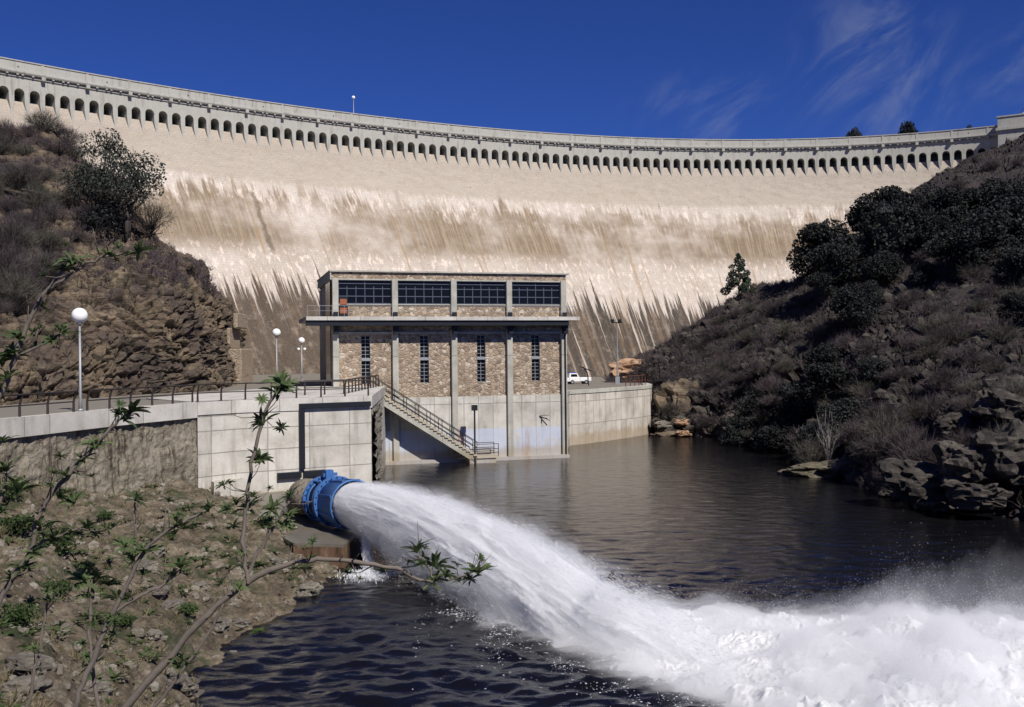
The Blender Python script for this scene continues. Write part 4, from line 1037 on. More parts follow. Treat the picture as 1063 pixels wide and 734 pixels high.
for ksh, (fr0, fr1, fr2, dn, am) in enumerate([(1.0, .93, .92, 1.1, .16), (1.01, 1.03, 1.04, .55, .24), (1.02, 1.12, 1.18, .45, .30), (1.03, 1.24, 1.36, .12, .34)]):
    Ls_ = np.linspace(-.15, 24, 260); nt = 120; th_ = np.linspace(0, 2 * math.pi, nt + 1)[:-1]; LL, TT = np.meshgrid(Ls_, th_, indexing='ij'); l_, t_ = LL.ravel(), TT.ravel(); c3 = traj(l_); d_, s_, u_ = jframe(l_)
    q3 = np.c_[l_ * .4, np.cos(t_) * 2.3, np.sin(t_) * 2.3]; g_ = np.clip(l_ / 6, .02, 1)
    r_ = jrad(l_) * (np.interp(l_, [0, 5, 16], [fr0, fr1, fr2]) + am * g_ * (fbm(q3 + 7 * ksh * .3, 5, .62) + .35 * fbm(q3 * (2.2, 2, 2) + 9 + ksh, 3, .6)))
    r_ *= np.where(np.sin(t_) < 0, 1 + .08 * ksh * g_ * -np.sin(t_), 1)
    Vv = c3 + (s_ * np.cos(t_)[:, None] + u_ * np.sin(t_)[:, None]) * r_[:, None] - jet_off
    i = np.arange(len(Ls_) * nt).reshape(len(Ls_), nt); Q = np.concatenate([np.stack([i[:-1], np.roll(i[:-1], -1, 1), np.roll(i[1:], -1, 1), i[1:]], -1).reshape(-1, 4)])
    tag(closed('spray_layer', Vv, Q, [tuple(i[0].tolist())[::-1], tuple(i[-1].tolist())], fog('spray_fog', dn), jet), kind='stuff')
# splash mound and foam
def along(x, y): return (x - mouth.x) * HX + (y - mouth.y) * HY, (x - mouth.x) * -HY + (y - mouth.y) * HX
def foam_mask(x, y):
    """1 inside the foam fan"""
    w = .8 * perlin(np.c_[x * .5, y * .5, x * 0 + 3]) + .35 * perlin(np.c_[x * 1.7, y * 1.7, x * 0 + 8]) + .2 * perlin(np.c_[x * 4, y * 4, x * 0 + 8])
    ax, la = along(x, y)
    left = (la + 2.1 + .05 * np.maximum(ax - 16, 0) + w * .8); right = 2.2 + np.maximum(ax - 14, 0) * .8 - la + w
    return np.clip(left * .75, 0, 1) * np.clip(right * .6, 0, 1) * np.clip((ax - 10 + w) * .5, 0, 1), ax, la
def mound(ax, la):
    lf = perlin(np.c_[np.ravel(ax) * .17, np.ravel(la) * .3, 0 * np.ravel(ax) + 2.5]).reshape(np.shape(ax)); lf2 = perlin(np.c_[np.ravel(ax) * .5, np.ravel(la) * .6, 0 * np.ravel(ax) + 6]).reshape(np.shape(ax))
    return np.clip(1 + 1.1 * lf + .6 * lf2, .25, 2) * (.22 + .2 * np.exp(-((ax - 18) / 4.5) ** 2) + .95 * np.exp(-((ax - 27) / 6) ** 2) * np.exp(-((la - 3) / 5) ** 2) + .55 * np.exp(-((la - 7) / 4) ** 2) * np.clip((ax - 17) / 6, 0, 1) * np.exp(-((ax - 26) / 9) ** 2))
nx, ny = 1100, 900
fx = np.linspace(-3, 34, nx); fy = np.linspace(9, 40, ny); FX, FY = np.meshgrid(fx, fy); x_, y_ = FX.ravel(), FY.ravel(); mk, ax, la = foam_mask(x_, y_)
pp = np.c_[x_, y_, 0 * x_]; warp = pp + .5 * fbm(pp * .6 + 31, 2)[:, None]
def billow(p, o, g=.5): 
    s = 0; a = 1
    for k in range(o): s = s + a * np.abs(perlin(p * 2 ** k + 5 * k)); a *= g
    return s
hgt = mound(ax, la)
tb = billow(warp * .5, 3) ; tb2 = billow(warp * 1.7 + 7, 4, .6)
tb3 = billow(warp * 5 + 3, 3, .65)
z_ = mk ** 1.3 * (hgt * (.24 + .42 * tb) + (.08 + .12 * np.clip(hgt, 0, 1)) * tb2 * .8 + .10 * tb3) - .12 * (1 - mk)
V = np.c_[x_, y_, z_]; F = grid_faces(ny, nx); keep = (mk[F] > .02).any(1); F = F[keep]; uq, inv = np.unique(F, return_inverse=True)
spl = mesh_np('splash_foam', V[uq], inv.reshape(F.shape), white_w, None, True)
tag(spl, 'boiling mass of white foam where the jet hits the river', 'foam', kind='stuff')
N = 420000
x_ = rs.uniform(-3, 30, N); y_ = rs.uniform(12, 38, N); mk, ax, la = foam_mask(x_, y_)
wp = np.c_[x_, y_, 0 * x_]; wp = wp + .5 * fbm(wp * .6 + 31, 2)[:, None]
z_ = (mound(ax, la) * (.5 + .75 * billow(wp * .5, 3)) + .2) * (.9 + .28 * np.abs(rs.normal(size=N)) ** 1.6) ; ok = (mk > rs.rand(N) * .9) & (z_ > .05); k = ok.sum()
dirs = rs.normal(size=(k, 3)); dirs /= np.linalg.norm(dirs, axis=1, keepdims=True)
V, F = slivers(np.c_[x_, y_, z_][ok], dirs, .008 + .028 * rs.rand(k) ** 2, .0025 + .0055 * rs.rand(k))
N2 = 90000; x2 = rs.uniform(-4, 20, N2); y2 = rs.uniform(20, 42, N2); m2, a2, l2 = foam_mask(x2, y2)
dl = np.maximum(0, np.maximum(-2.2 - l2, 0)) ; nn2 = fbm(np.c_[x2, y2, 0 * x2] * .9, 3); ok2 = (a2 > 11) & (l2 < 0) & (m2 < .5) & (rs.rand(N2) < np.exp(-dl / .9) * np.clip(nn2 * 2 + .4, 0, 1))
k2 = ok2.sum(); V2, F2 = slivers(np.c_[x2, y2, 0 * x2 + .1][ok2], np.c_[rs.normal(size=(k2, 2)), np.zeros(k2)], .03 + .05 * rs.rand(k2), .006 + .012 * rs.rand(k2))
tag(mesh_np('splash_spray', np.r_[V, V2], np.r_[F, F2 + len(V)], drop_m), 'fine white droplets thrown above the river foam', 'spray', kind='stuff')
mist = thing('mist', 'thin drifting mist above the right end of the foam', 'mist'); mist['kind'] = 'stuff'
nx, ny = 480, 400; fx = np.linspace(-4, 36, nx); fy = np.linspace(8, 42, ny); FX, FY = np.meshgrid(fx, fy); x_, y_ = FX.ravel(), FY.ravel(); ax, la = along(x_, y_)
pp = np.c_[x_, y_, 0 * x_]; warp = pp + .5 * fbm(pp * .6 + 31, 2)[:, None]
for ksh, (fh, add, mar, dn, am) in enumerate([(.40, .08, .0, 2.6, .8), (.5, .12, .2, 1.0, 1.15), (.6, .16, .5, .38, 1.3), (.85, .25, 1.1, .08, 1.3)]):
    w = .8 * perlin(pp * .5 + 3) + .35 * perlin(pp * 1.7 + 8)
    left = la + 2.1 + .05 * np.maximum(ax - 16, 0) + w * .8 + mar * .6; right = 2.2 + np.maximum(ax - 14, 0) * .8 - la + w + mar * 1.5
    m_ = np.clip(left * .7, 0, 1) ** .6 * np.clip(right * .5, 0, 1) ** .7 * np.clip((ax - 12 + w + mar) * .3, 0, 1)
    hm_ = mound(ax, la)
    if ksh == 3: hm_ = hm_ + 1.1 * np.exp(-((ax - 24) / 6) ** 2) * np.exp(-((la - 10) / 3.5) ** 2)
    t1 = fbm(warp * .55 + ksh * 2, 4, .6); t2 = billow(warp * 1.5 + ksh * 3, 4, .68)
    h_ = m_ * (hm_ * fh + add * .5 + am * (.35 * hm_ + .1) * (t1 * .8 + t2 * .5)); h_ = np.where(m_ > 0, h_, -.4)
    h_[(x_ < fx[1]) | (x_ > fx[-2]) | (y_ < fy[1]) | (y_ > fy[-2])] = -.4
    keep = h_ > -.39; F_ = grid_faces(ny, nx); F_ = F_[keep[F_].any(1)]; uq, inv = np.unique(F_, return_inverse=True); Fq = inv.reshape(F_.shape); nv = len(uq)
    top_v = np.c_[x_[uq], y_[uq], np.maximum(h_[uq], -.25)]; bot_v = top_v.copy(); bot_v[:, 2] = -.3
    # boundary edges
    E = np.concatenate([Fq[:, [k, (k + 1) % 4]] for k in range(4)]); key = E.min(1) * nv + E.max(1); u_k, idx, cnt = np.unique(key, return_index=True, return_counts=True); Eb = E[idx[cnt == 1]]
    side = np.stack([Eb[:, 1], Eb[:, 0], Eb[:, 0] + nv, Eb[:, 1] + nv], 1)
    Q = np.r_[Fq, Fq[:, ::-1] + nv, side]
    tag(closed('mist_layer', np.r_[top_v, bot_v], Q, [], fog('mist_fog', dn), mist), kind='stuff')
# leak under the nozzle
lk = MB(); a = PZ(383, 598, 0); b = Vector((-6.55, 43.6, 1.1))
lkp = [b.lerp(Vector((a.x, a.y, 0)), f) - Vector((0, 0, 0)) for f in np.linspace(0, 1, 8)]
for i_, p in enumerate(lkp): f = i_ / 7; p.z = 1.15 * (1 - f ** 2)
Nl = 5000; f = rs.rand(Nl); lx = np.array([tuple(p) for p in lkp]); pos = np.stack([np.interp(f * 7, range(8), lx[:, k]) for k in range(3)], 1) + rs.normal(size=(Nl, 3)) * (.05 + .05 * f)[:, None]
ringp = np.array([a.x, a.y, .06]) + rs.normal(size=(2500, 3)) * (.45, .5, .05); pos = np.r_[pos, ringp]; dirs = np.tile([.15, -.1, -.9], (len(pos), 1)) + rs.normal(size=(len(pos), 3)) * .3
V, F = slivers(pos, dirs, .06 + .1 * rs.rand(len(pos)), .012 + .015 * rs.rand(len(pos)))
tag(mesh_np('leak_stream', V, F, drop_m), 'thin trickle of water falling from the apron under the blue nozzle', 'water stream')

# ------------------------------------------------------------ rocks
import bmesh
def ico(n):
    bm = bmesh.new(); bmesh.ops.create_icosphere(bm, subdivisions=n, radius=1); V = np.array([v.co[:] for v in bm.verts]); F = np.array([[v.index for v in f.verts] for f in bm.faces]); bm.free(); return V, F
IV, IF = ico(4)
def rock_mesh(seed, sc=(1, .8, .6), blocky=.35):
    V = IV.copy(); V = np.sign(V) * np.abs(V) ** .75; p = V * 1.1 + seed * 7.7; w, e = worley(p * (1.1, 1.1, 1.6)); w2, e2 = worley(p * 3 + 4)
    r = 1 + blocky * (w - .5) * 1.3 - .12 * np.exp(-(e / .1) ** 2) + .12 * (w2 - .5) + .12 * fbm(p * 1.5, 4)
    return V * r[:, None] * sc
def rock(name, label, cat, loc, size, seed, m, rz=0, group=None, tilt=0):
    o = mesh_np(name, rock_mesh(seed) * 1.0, IF, m); o.location = loc; o.scale = size if hasattr(size, '__len__') else (size,) * 3; o.rotation_euler = (tilt, tilt * .6, rz)
    return tag(o, label, cat, group)
def H(bvh, px, py, dz=0):
    h = hit(bvh, px, py)
    return (h + Vector((0, 0, dz))) if h is not None else None
rock('rock_outcrop', 'orange brown bare rock outcrop at the foot of the dam behind the quay', 'rock', P(668, 386, 126), (4.4, 3.0, 3.0), 3, rock_o, .2)
rock('rock_outcrop', 'grey brown rock buttress standing between the quay end and the scrubby hillside', 'rock', P(708, 420, 110), (2.6, 2.6, 4.2), 4, rock_l, .4)
for i, (px, py, D, sz, m, lb) in enumerate([
    (693, 452, 106, (1.7, 1.2, .7), rock_l, 'long flat grey rock at the waterline beside the quay end'),
    (690, 441, 107, (1.4, 1.0, .7), rock_g, 'pale tilted slab above the flat rock beside the quay end'),
    (709, 450, 105, (1.1, .9, .55), rock_o, 'orange tinted low rock on the water edge right of the flat slab'),
    (706, 438, 107, (1.0, .8, .6), rock_o, 'small orange boulder lying on top of the rocks by the quay end')]):
    rock('boulder', lb, 'rock', P(px, py, D), sz, 10 + i, m, i * .8, 'boulders by the quay end')
rock('flat_rock', 'pale flat rock shelf at the water under the added dark bushes', 'rock', P(870, 490, 71.5), (3.6, 2.2, 1.1), 21, mat('pale_shelf_rock', rock_fn([(.06, .05, .035), (.12, .105, .07), (.17, .15, .10), (.24, .21, .15)], .4, .2)), .1)
for i, (px, py, D, sz) in enumerate([(960, 500, 56, (2.2, 1.8, 1.7)), (1000, 485, 55, (2.4, 1.9, 2.0)), (1010, 515, 52, (1.5, 1.5, 1.2)), (975, 522, 55, (1.3, 1.1, .9)), (1045, 470, 54, (2.2, 1.9, 2.2)), (935, 512, 60, (1.2, 1.0, .8)), (1040, 425, 60, (1.6, 1.5, 2.0)), (925, 425, 74, (1.4, 1.2, 1.7)), (893, 402, 84, (2.2, 1.6, 1.5)), (990, 440, 62, (1.6, 1.2, 1.1)), (845, 455, 80, (1.5, 1.2, 1.3)), (905, 455, 73, (1.7, 1.2, 1.2))]):
    lb = ['big split boulder at the water on the right shore', 'tallest blocky boulder of the right shore group', 'square boulder lowest on the right shore', 'wedge shaped rock at the waterline of the right shore', 'pale angular boulder at the right edge of the photo', 'small rock at the left end of the right shore boulders', 'upright pale slab high at the right edge', 'leaning pointed slab in the scrub above the right shore', 'broad overhanging rock above the dark hollow', 'low ledge rock in the scrub above the shore boulders', 'dark rock inside the shaded hollow by the river', 'rounded grey rock between the hollow and the shore boulders'][i]
    rock('boulder', lb, 'rock', P(px, py, D), sz, 30 + i, rock_d, i * 1.1, 'boulders on the right shore', .2)
for i, (px, py, r) in enumerate([(163, 617, .42), (178, 632, .38), (160, 660, .25), (192, 715, .45), (176, 708, .3), (205, 722, .22), (228, 650, .4), (250, 648, .28), (150, 590, .4), (245, 510, .3), (30, 700, .5), (20, 722, .45), (322, 615, .5), (290, 585, .35), (95, 720, .35), (210, 610, .3), (160, 575, .45), (60, 655, .3)]):
    h = H(bvh_b, px, py)
    if h is None: continue
    lb = ['pale grey boulder left of the middle of the bank', 'pale rounded boulder touching the pale grey one', 'small white stone on the bank', 'biggest grey boulder at the water in the bottom left of the picture', 'grey stone just behind the biggest waterside boulder', 'small stone at the very water edge bottom left', 'dark wet rock on the shore', 'small dark rock beside the wet shore rock', 'light crumbly rock higher on the bank', 'stone at the foot of the platform footing', 'grey boulder in the bottom left corner', 'second grey boulder in the bottom left corner, nearer', 'dark rock at the shore below the rusty apron', 'broken rock slab left of the rusty apron', 'grey stone near the bottom edge between the stems', 'flat stone under the long branch', 'white streaked rock above the boulder pair', 'small stone at the left of the bank'][i]
    rock('boulder', lb, 'rock', h + Vector((0, 0, r * .15)), (r, r * .9, r * .8), 60 + i, rock_g, i * .9, 'boulders on the left bank')
# rubble on the left bank: stuff
rg = np.random.RandomState(3); V1, F1 = ico(1)
def scatter_pts(q, n, test):
    k = rg.randint(0, len(q), n * 4); p = q[k]; p = p[test(p)][:n]; return p + rg.normal(size=p.shape) * (.15, .15, 0)
pts = scatter_pts(qb, 5200, lambda p: (p[:, 2] > -.1) & (p[:, 1] > 9) & (p[:, 0] < 0) & (p[:, 1] < 57) & (fbm(p / 3, 2) > -.15))
sz = .03 + .12 * rg.rand(len(pts)) ** 3.0; Vv = (V1[None] * (1 + .25 * rg.normal(size=(len(pts), len(V1), 1)))) * (sz[:, None, None] * (1 + .4 * rg.rand(len(pts), 1, 3))) + pts[:, None]
tag(mesh_np('rubble', Vv.reshape(-1, 3), (F1[None] + np.arange(len(pts))[:, None, None] * len(V1)).reshape(-1, 3), mat('rubble', rock_fn([(.1, .085, .06), (.2, .17, .13), (.3, .27, .22), (.45, .42, .36)], 0, 0, .3, 3))), 'loose stones and gravel strewn over the left bank', 'rubble', kind='stuff')
pts = scatter_pts(qr, 6000, lambda p: (p[:, 2] > .2) & (p[:, 1] > 45) & (fbm(p / 6 + 70, 2) > .05)); sz = .06 + .45 * rg.rand(len(pts)) ** 4
Vv = (V1[None] * (1 + .2 * rg.normal(size=(len(pts), len(V1), 1)))) * (sz[:, None, None] * (1 + .5 * rg.rand(len(pts), 1, 3))) + pts[:, None]
tag(mesh_np('rubble', Vv.reshape(-1, 3), (F1[None] + np.arange(len(pts))[:, None, None] * len(V1)).reshape(-1, 3), rock_d), 'loose dark stones scattered over the right hillside', 'rubble', kind='stuff')
# ------------------------------------------------------------ plants
def cards(c, size, rg, flat=0):
    n = len(c); a = rg.normal(size=(n, 3)); a /= np.linalg.norm(a, axis=1)[:, None]; b = np.cross(a, rg.normal(size=(n, 3))); b /= np.linalg.norm(b, axis=1)[:, None]
    s1 = (size * (.6 + .8 * rg.rand(n)))[:, None]; s2 = s1 * (.45 + .3 * rg.rand(n))[:, None]
    V = np.stack([c - a * s1, c + b * s2, c + a * s1, c - b * s2], 1).reshape(-1, 3); return V, np.arange(4 * n).reshape(n, 4)
def blobs_pts(bl, n, rg, gap=.0, sc=2.0):
    w = np.array([b[3] ** 2 for b in bl]); k = rg.choice(len(bl), n, p=w / w.sum()); B = np.array(bl)[k]; d = rg.normal(size=(n, 3)); d /= np.linalg.norm(d, axis=1)[:, None]
    r = B[:, 3] * (.35 + .68 * rg.rand(n) ** .45) ; p = B[:, :3] + d * r[:, None] * (1, 1, .8); nn = fbm(p * sc + bl[0][0], 3); return p[nn > gap - .25]
def tree(name, label, cat, H_, R, seed, lm, n=3200, leaf=.14, trunk_h=.35, blobn=11, gap=.0, group=None, multi=1, bm=None, shape='round', loc=(0, 0, 0)):
    rg = np.random.RandomState(seed); o = thing(name, label, cat, loc, 0, group); th = H_ * trunk_h; mb = MB(); bl = []
    for i in range(blobn):
        g = 2 * math.pi * (i / blobn + rg.rand() * .15) * 2.4; rr_ = R * (.25 + .5 * rg.rand()); z = th + (H_ - th) * (.15 + .7 * rg.rand())
        rr_ *= 1.05 - .5 * max(0, (z - th) / (H_ - th) - .5); bl.append((rr_ * math.cos(g), rr_ * math.sin(g), z, R * (.3 + .22 * rg.rand())))
    bl.append((0, 0, H_ - R * .38, R * .42))
    base = [Vector((rg.normal() * .12 * k, rg.normal() * .12 * k, 0)) for k in range(multi)]
    for b0 in base: mb.tube([b0 + Vector((0, 0, -.5)), b0 * 1.3 + Vector((.05, 0, th * .5)), b0 * 1.8 + Vector((.1 * R * rg.normal(), .1 * R * rg.normal(), th))], [H_ * .035, H_ * .028, H_ * .022], 7)
    for i, b in enumerate(bl):
        s_ = base[i % multi] * 1.6 + Vector((0, 0, th * (.6 + .4 * rg.rand()))); e_ = Vector(b[:3]); m_ = s_.lerp(e_, .5) + Vector((rg.normal() * .1 * R, rg.normal() * .1 * R, -.05 * R)); mb.tube([s_, m_, e_], [H_ * .014, H_ * .009, H_ * .003], 5)
        for k in range(3):
            f_ = e_ + Vector(tuple(rg.normal(size=3))) * b[3] * .6; mb.tube([m_.lerp(e_, .5), f_], [H_ * .005, H_ * .002], 3)
    mb.build('trunk', bm or bark, o, True)
    p = blobs_pts(bl, n, rg, gap, 3.2 / R); V, F = cards(p, np.full(len(p), leaf), rg); mesh_np('crown', V, F, lm, o); return o
def bush(name, label, cat, R, Hh, seed, lm, n=1800, leaf=.1, group=None):
    rg = np.random.RandomState(seed); o = thing(name, label, cat, (0, 0, 0), 0, group)
    bl = [(R * .55 * rg.normal() * .7, R * .55 * rg.normal() * .7, Hh * (.3 + .35 * rg.rand()), R * (.38 + .2 * rg.rand())) for _ in range(8)]
    mb = MB()
    for b in bl: mb.tube([(0, 0, -.3), (b[0] * .4, b[1] * .4, b[2] * .5), b[:3]], [.06, .04, .015], 4)
    mb.build('stem', bark, o); p = blobs_pts(bl, n, rg, 0, 3 / R); p = p[p[:, 2] > -.3]; V, F = cards(p, np.full(len(p), leaf), rg); mesh_np('crown', V, F, lm, o); return o
def twigs(rg, n, R, Hh, sub=4, w=.012, cen=None):
    """thin tapering triangles fanned from a base, each with side twigs"""
    g = rg.rand(n) * 2 * math.pi; sp = rg.rand(n) ** .6; tip = np.c_[np.cos(g) * R * sp, np.sin(g) * R * sp, Hh * (1 - .45 * sp ** 2) * (.6 + .5 * rg.rand(n))]
    b = np.c_[np.cos(g), np.sin(g), 0 * g] * (.12 * R * sp)[:, None]; mid = b * .5 + tip * .5 + rg.normal(size=(n, 3)) * .08 * R; mid[:, 2] += .05 * Hh
    segs = [(b, mid, w * 1.6, w), (mid, tip, w, w * .3)]
    for k in range(sub):
        f = (.3 + .6 * rg.rand(n))[:, None]; s_ = mid * (1 - f) + tip * f; e_ = s_ + (tip - b) * (.18 + .15 * rg.rand(n))[:, None] + rg.normal(size=(n, 3)) * .16 * R; segs.append((s_, e_, w * .7, w * .2))
    Vs = []
    for a, c, wa, wc in segs:
        d = c - a; s_ = np.cross(d, rg.normal(size=d.shape)); s_ /= np.linalg.norm(s_, axis=1)[:, None] + 1e-9; Vs.append(np.stack([a - s_ * wa, a + s_ * wa, c + s_ * wc, c - s_ * wc], 1))
    V = np.concatenate(Vs).reshape(-1, 3); return V, np.arange(len(V)).reshape(-1, 4)
def twig_shrub(name, label, R, Hh, seed, m, n=150, sub=5, w=.014, group=None):
    rg = np.random.RandomState(seed); V, F = twigs(rg, n, R, Hh, sub, w); o = mesh_np(name, V, F, m); return tag(o, label, 'shrub', group)
rz_ = np.random.RandomState(77)
# right hillside: holm oaks
OAK = 'evergreen oaks on the right hillside'
protos = [tree('holm_oak', 'x', 'tree', 6.6, 3.3, 100 + k, oak_leaf, 8500, .16, .12, 14, -.15, OAK, 2) for k in range(3)]
oak_list = [(846, 292, 30, 'holm oak at the left end of the hillside clump, dark against the pale dam'), (876, 298, 27, 'holm oak second from the left end of the hillside clump'), (905, 262, 31, 'tall holm oak in the middle of the clump below the dam face'), (938, 272, 30, 'broad holm oak right of the middle of the clump'), (930, 246, 25, 'holm oak highest on the clump skyline'),
            (884, 345, 25, 'round isolated holm oak standing below the clump'), (985, 250, 27, 'holm oak above the long black shadow'), (1015, 285, 31, 'large holm oak casting the long black shadow'), (1044, 262, 30, 'holm oak at the right edge above the shadow'), (1052, 240, 24, 'small dark holm oak high at the right edge'),
            (1000, 238, 20, 'holm oak high behind the large ones on the right'), (962, 262, 22, 'holm oak squeezed between the two groups'), (1052, 305, 24, 'holm oak at the right edge beside the shadow, lowest'), (860, 312, 18, 'small holm oak under the left end of the clump'), (1030, 235, 25, 'holm oak in the middle of the upper right group'), (1058, 262, 26, 'holm oak cut by the right edge of the photo, middle height'), (985, 285, 22, 'holm oak at the left end of the long black shadow'), (918, 300, 20, 'holm oak on the lower edge of the clump')]
for i, (px, py, rp, lb) in enumerate(oak_list):
    h = H(bvh_r, px, py)
    if h is None: continue
    sc_ = rp * h.y / FPX / 3.3 * 1.12; o = dup(protos[i % 3], h, rz_.rand() * 6, (sc_, sc_, sc_ * .92), lb)
for i, (px, py, rp, lb) in enumerate([(770, 462, 14, 'black leafy bush added for shade at the left of the river hollow'), (790, 440, 16, 'dense dark bush added for shade high in the hollow left side'), (812, 470, 17, 'dark bush added for shade over the water in the hollow'), (835, 440, 19, 'dark bush added for shade in the middle of the hollow'), (862, 415, 18, 'dark bush added for shade on top of the hollow'), (880, 448, 17, 'dark bush added for shade right of the middle of the hollow'), (850, 472, 15, 'dark bush added for shade just behind the pale rock shelf'), (900, 480, 12, 'dark bush added for shade right of the pale rock shelf'), (858, 385, 14, 'dark bush added for shade at the upper corner of the hollow'), (910, 400, 13, 'dark bush added for shade among the rocks above the shore'), (770, 420, 9, 'small dark bush added for shade left above the hollow')]):  # dark bushes added to blacken the hollow, standing in for its deep shadow
    h = H(bvh_r, px, py); sc_ = rp * h.y / FPX / 3.3 * 1.65; dup(protos[i % 3], h + Vector((0, 0, -.25 * rp * h.y / FPX * 1.2)), rz_.rand() * 6, (sc_, sc_, sc_ * .75), lb)['category'] = 'bush'
# move the three prototypes themselves onto the hill
for i, (px, py, lb) in enumerate([(958, 300, 'small holm oak left of the long black shadow'), (1058, 340, 'holm oak low at the right edge of the photo'), (905, 318, 'small holm oak between the clump and the isolated round one')]):
    protos[i].location = H(bvh_r, px, py); protos[i].scale = (.42,) * 3; protos[i]['label'] = lb
# lone pine against the dam
h = H(bvh_r, 767, 312) or P(767, 303, 130)
pn = thing('pine_tree', 'small lone pine standing against the pale dam face', 'tree', h); hp = 42 * h.y / FPX + 1
rg = np.random.RandomState(8); MB().tube([(0, 0, -.5), (.05, 0, hp * .5), (0, 0, hp)], [.13, .08, .02], 6).build('trunk', bark, pn, True)
bl = []; 
for k in range(26): f = k / 26; g = k * 2.4; r_ = hp * .30 * (1 - f) ** .8 * (.6 + .5 * rg.rand()); bl.append((r_ * math.cos(g), r_ * math.sin(g), hp * (.18 + .8 * f), hp * .10 * (1.15 - .7 * f)))
p = blobs_pts(bl, 6000, rg, -.3, 2); V, F = cards(p, np.full(len(p), .11), rg); mesh_np('crown', V, F, pine_leaf, pn)
# trees on the far bank above the crest, and the ground they stand on
gm = []; gxx = np.linspace(40, 190, 60); gyy = np.linspace(203, 300, 40); A, B = np.meshgrid(gxx, gyy); zz_ = ZC - 2.6 + 1.2 * np.clip((A.ravel() - 60) / 60, 0, 1) - .0 * B.ravel() + 1.0 * fbm(np.c_[A.ravel(), B.ravel(), 0 * A.ravel()] / 14, 3)
mesh_np('hillside', np.c_[A.ravel(), B.ravel(), zz_], grid_faces(40, 60), rock_r)['kind'] = 'structure'
for i, (px, py, hpx, lb, k) in enumerate([(886, 140, 9, 'small round tree above the dam crest, leftmost of the skyline trees', 0), (943, 137, 12, 'darkest round tree above the dam crest', 1), (1006, 134, 8, 'small tree above the crest nearest the stone block', 2)]):
    D = 222; b_ = P(px, py, D); sc_ = hpx * D / FPX / 6.6 * 1.25; dup(protos[k], (b_.x, b_.y, ZC - 2.2), i, (sc_ * 1.7, sc_ * 1.7, (P(px, py - hpx, D).z - ZC + 2.2) / 6.9), lb)['group'] = 'trees above the dam crest'
tw = twig_shrub('bare_shrub', 'bare twiggy shrub above the crest between the round trees', 1.6, 2.4, 5, twig_m, 160, 5, .02, 'bare bushes above the dam crest')
for i, (px, lb) in enumerate([(914, 'bare twiggy shrub above the crest between the round trees'), (975, 'bare twiggy shrub above the crest left of the small tree'), (988, 'bare twiggy shrub above the crest close to the small tree')]):
    o = tw if i == 0 else tw.copy()
    if i: C.objects.link(o)
    o['label'] = lb; b_ = P(px, 137, 220); o.location = (b_.x, b_.y, ZC - .3); o.scale = (1.6, 1.6, .95 + .1 * i)
# twiggy shrubs
SH_R = [twig_shrub('bare_shrub', 'x', 1.5, 1.5, 40 + k, (twig_m, twig_g, twig_m)[k], 170, 6, .016, 'leafless shrubs on the right hillside') for k in range(3)]
def scatter_shrubs(protos, bvh, spots, labels, group, smin, smax):
    for i, (px, py) in enumerate(spots):
        h = H(bvh, px, py)
        if h is None: continue
        k = i % len(protos); o = protos[k] if i < len(protos) else protos[k].copy()
        if i >= len(protos): C.objects.link(o)
        s_ = smin + (smax - smin) * rz_.rand(); o.location = h - Vector((0, 0, .15)); o.scale = (s_, s_, s_ * (.8 + .4 * rz_.rand())); o.rotation_euler = (0, 0, rz_.rand() * 6); o['label'] = labels[0] + ' ' + min(labels[1], key=lambda q: (q[0] - px) ** 2 + (q[1] - py) ** 2)[2]; o['group'] = group
spots = []
while len(spots) < 150:
    px, py = rz_.uniform(690, 1063), rz_.uniform(165, 505); e = np.interp(px, [690, 737, 783, 838, 903, 968, 1063], [365, 332, 304, 288, 235, 190, 143]); lo = np.interp(px, [690, 760, 820, 880, 955, 1063], [440, 455, 470, 480, 500, 515])
    if e + 4 < py < lo - 4: spots.append((px, py))
scatter_shrubs(SH_R, bvh_r, spots, ('leafless purple grey shrub on the right slope', [(767, 320, 'just below the lone pine'), (705, 375, 'directly above the quay end'), (740, 400, 'between the quay end and the hollow'), (800, 370, 'halfway between the pine and the hollow'), (830, 420, 'inside the shaded hollow'), (860, 350, 'left of the isolated round oak'), (920, 360, 'right of the isolated round oak'), (890, 440, 'above the flat rock shelf'), (960, 350, 'below the long black oak shadow'), (970, 430, 'just above the shore boulders'), (1045, 350, 'at the right edge, middle height'), (1045, 430, 'at the right edge above the boulders'), (1040, 180, 'under the stone gate block'), (970, 200, 'on the bare skyline above the oaks'), (900, 290, 'among the oak clump'), (1020, 270, 'among the upper right oaks'), (805, 315, 'left of the oak clump against the dam')]), 'leafless shrubs on the right hillside', .55, 1.15)
pw_ = twig_shrub('bare_shrub', 'pale leafless bush with arching branches over the shaded water', 1.3, 1.6, 60, twig_w, 26, 5, .03)
h = H(bvh_r, 797, 466); pw_.location = h or P(797, 466, 85); pw_.scale = (1.0,) * 3
pw2 = twig_shrub('bare_shrub', 'pale upright leafless bush on the flat rock shelf', 1.0, 3.2, 61, twig_w, 14, 6, .03); pw2.location = P(860, 478, 72)
pw3 = twig_shrub('bare_shrub', 'grey brushy bush at the left end of the flat rock shelf', 1.5, 1.9, 62, twig_g, 160, 5, .014); pw3.location = P(843, 484, 73)
pw4 = twig_shrub('bare_shrub', 'big grey brushy bush between the rock shelf and the shore boulders', 2.3, 2.4, 63, twig_g, 260, 6, .014); pw4.location = P(925, 485, 66)
SH_L = [twig_shrub('bare_shrub', 'x', 1.5, 1.6, 80 + k, (twig_m, twig_m, twig_g)[k], 190, 6, .013, 'leafless shrubs on the left slope') for k in range(3)]
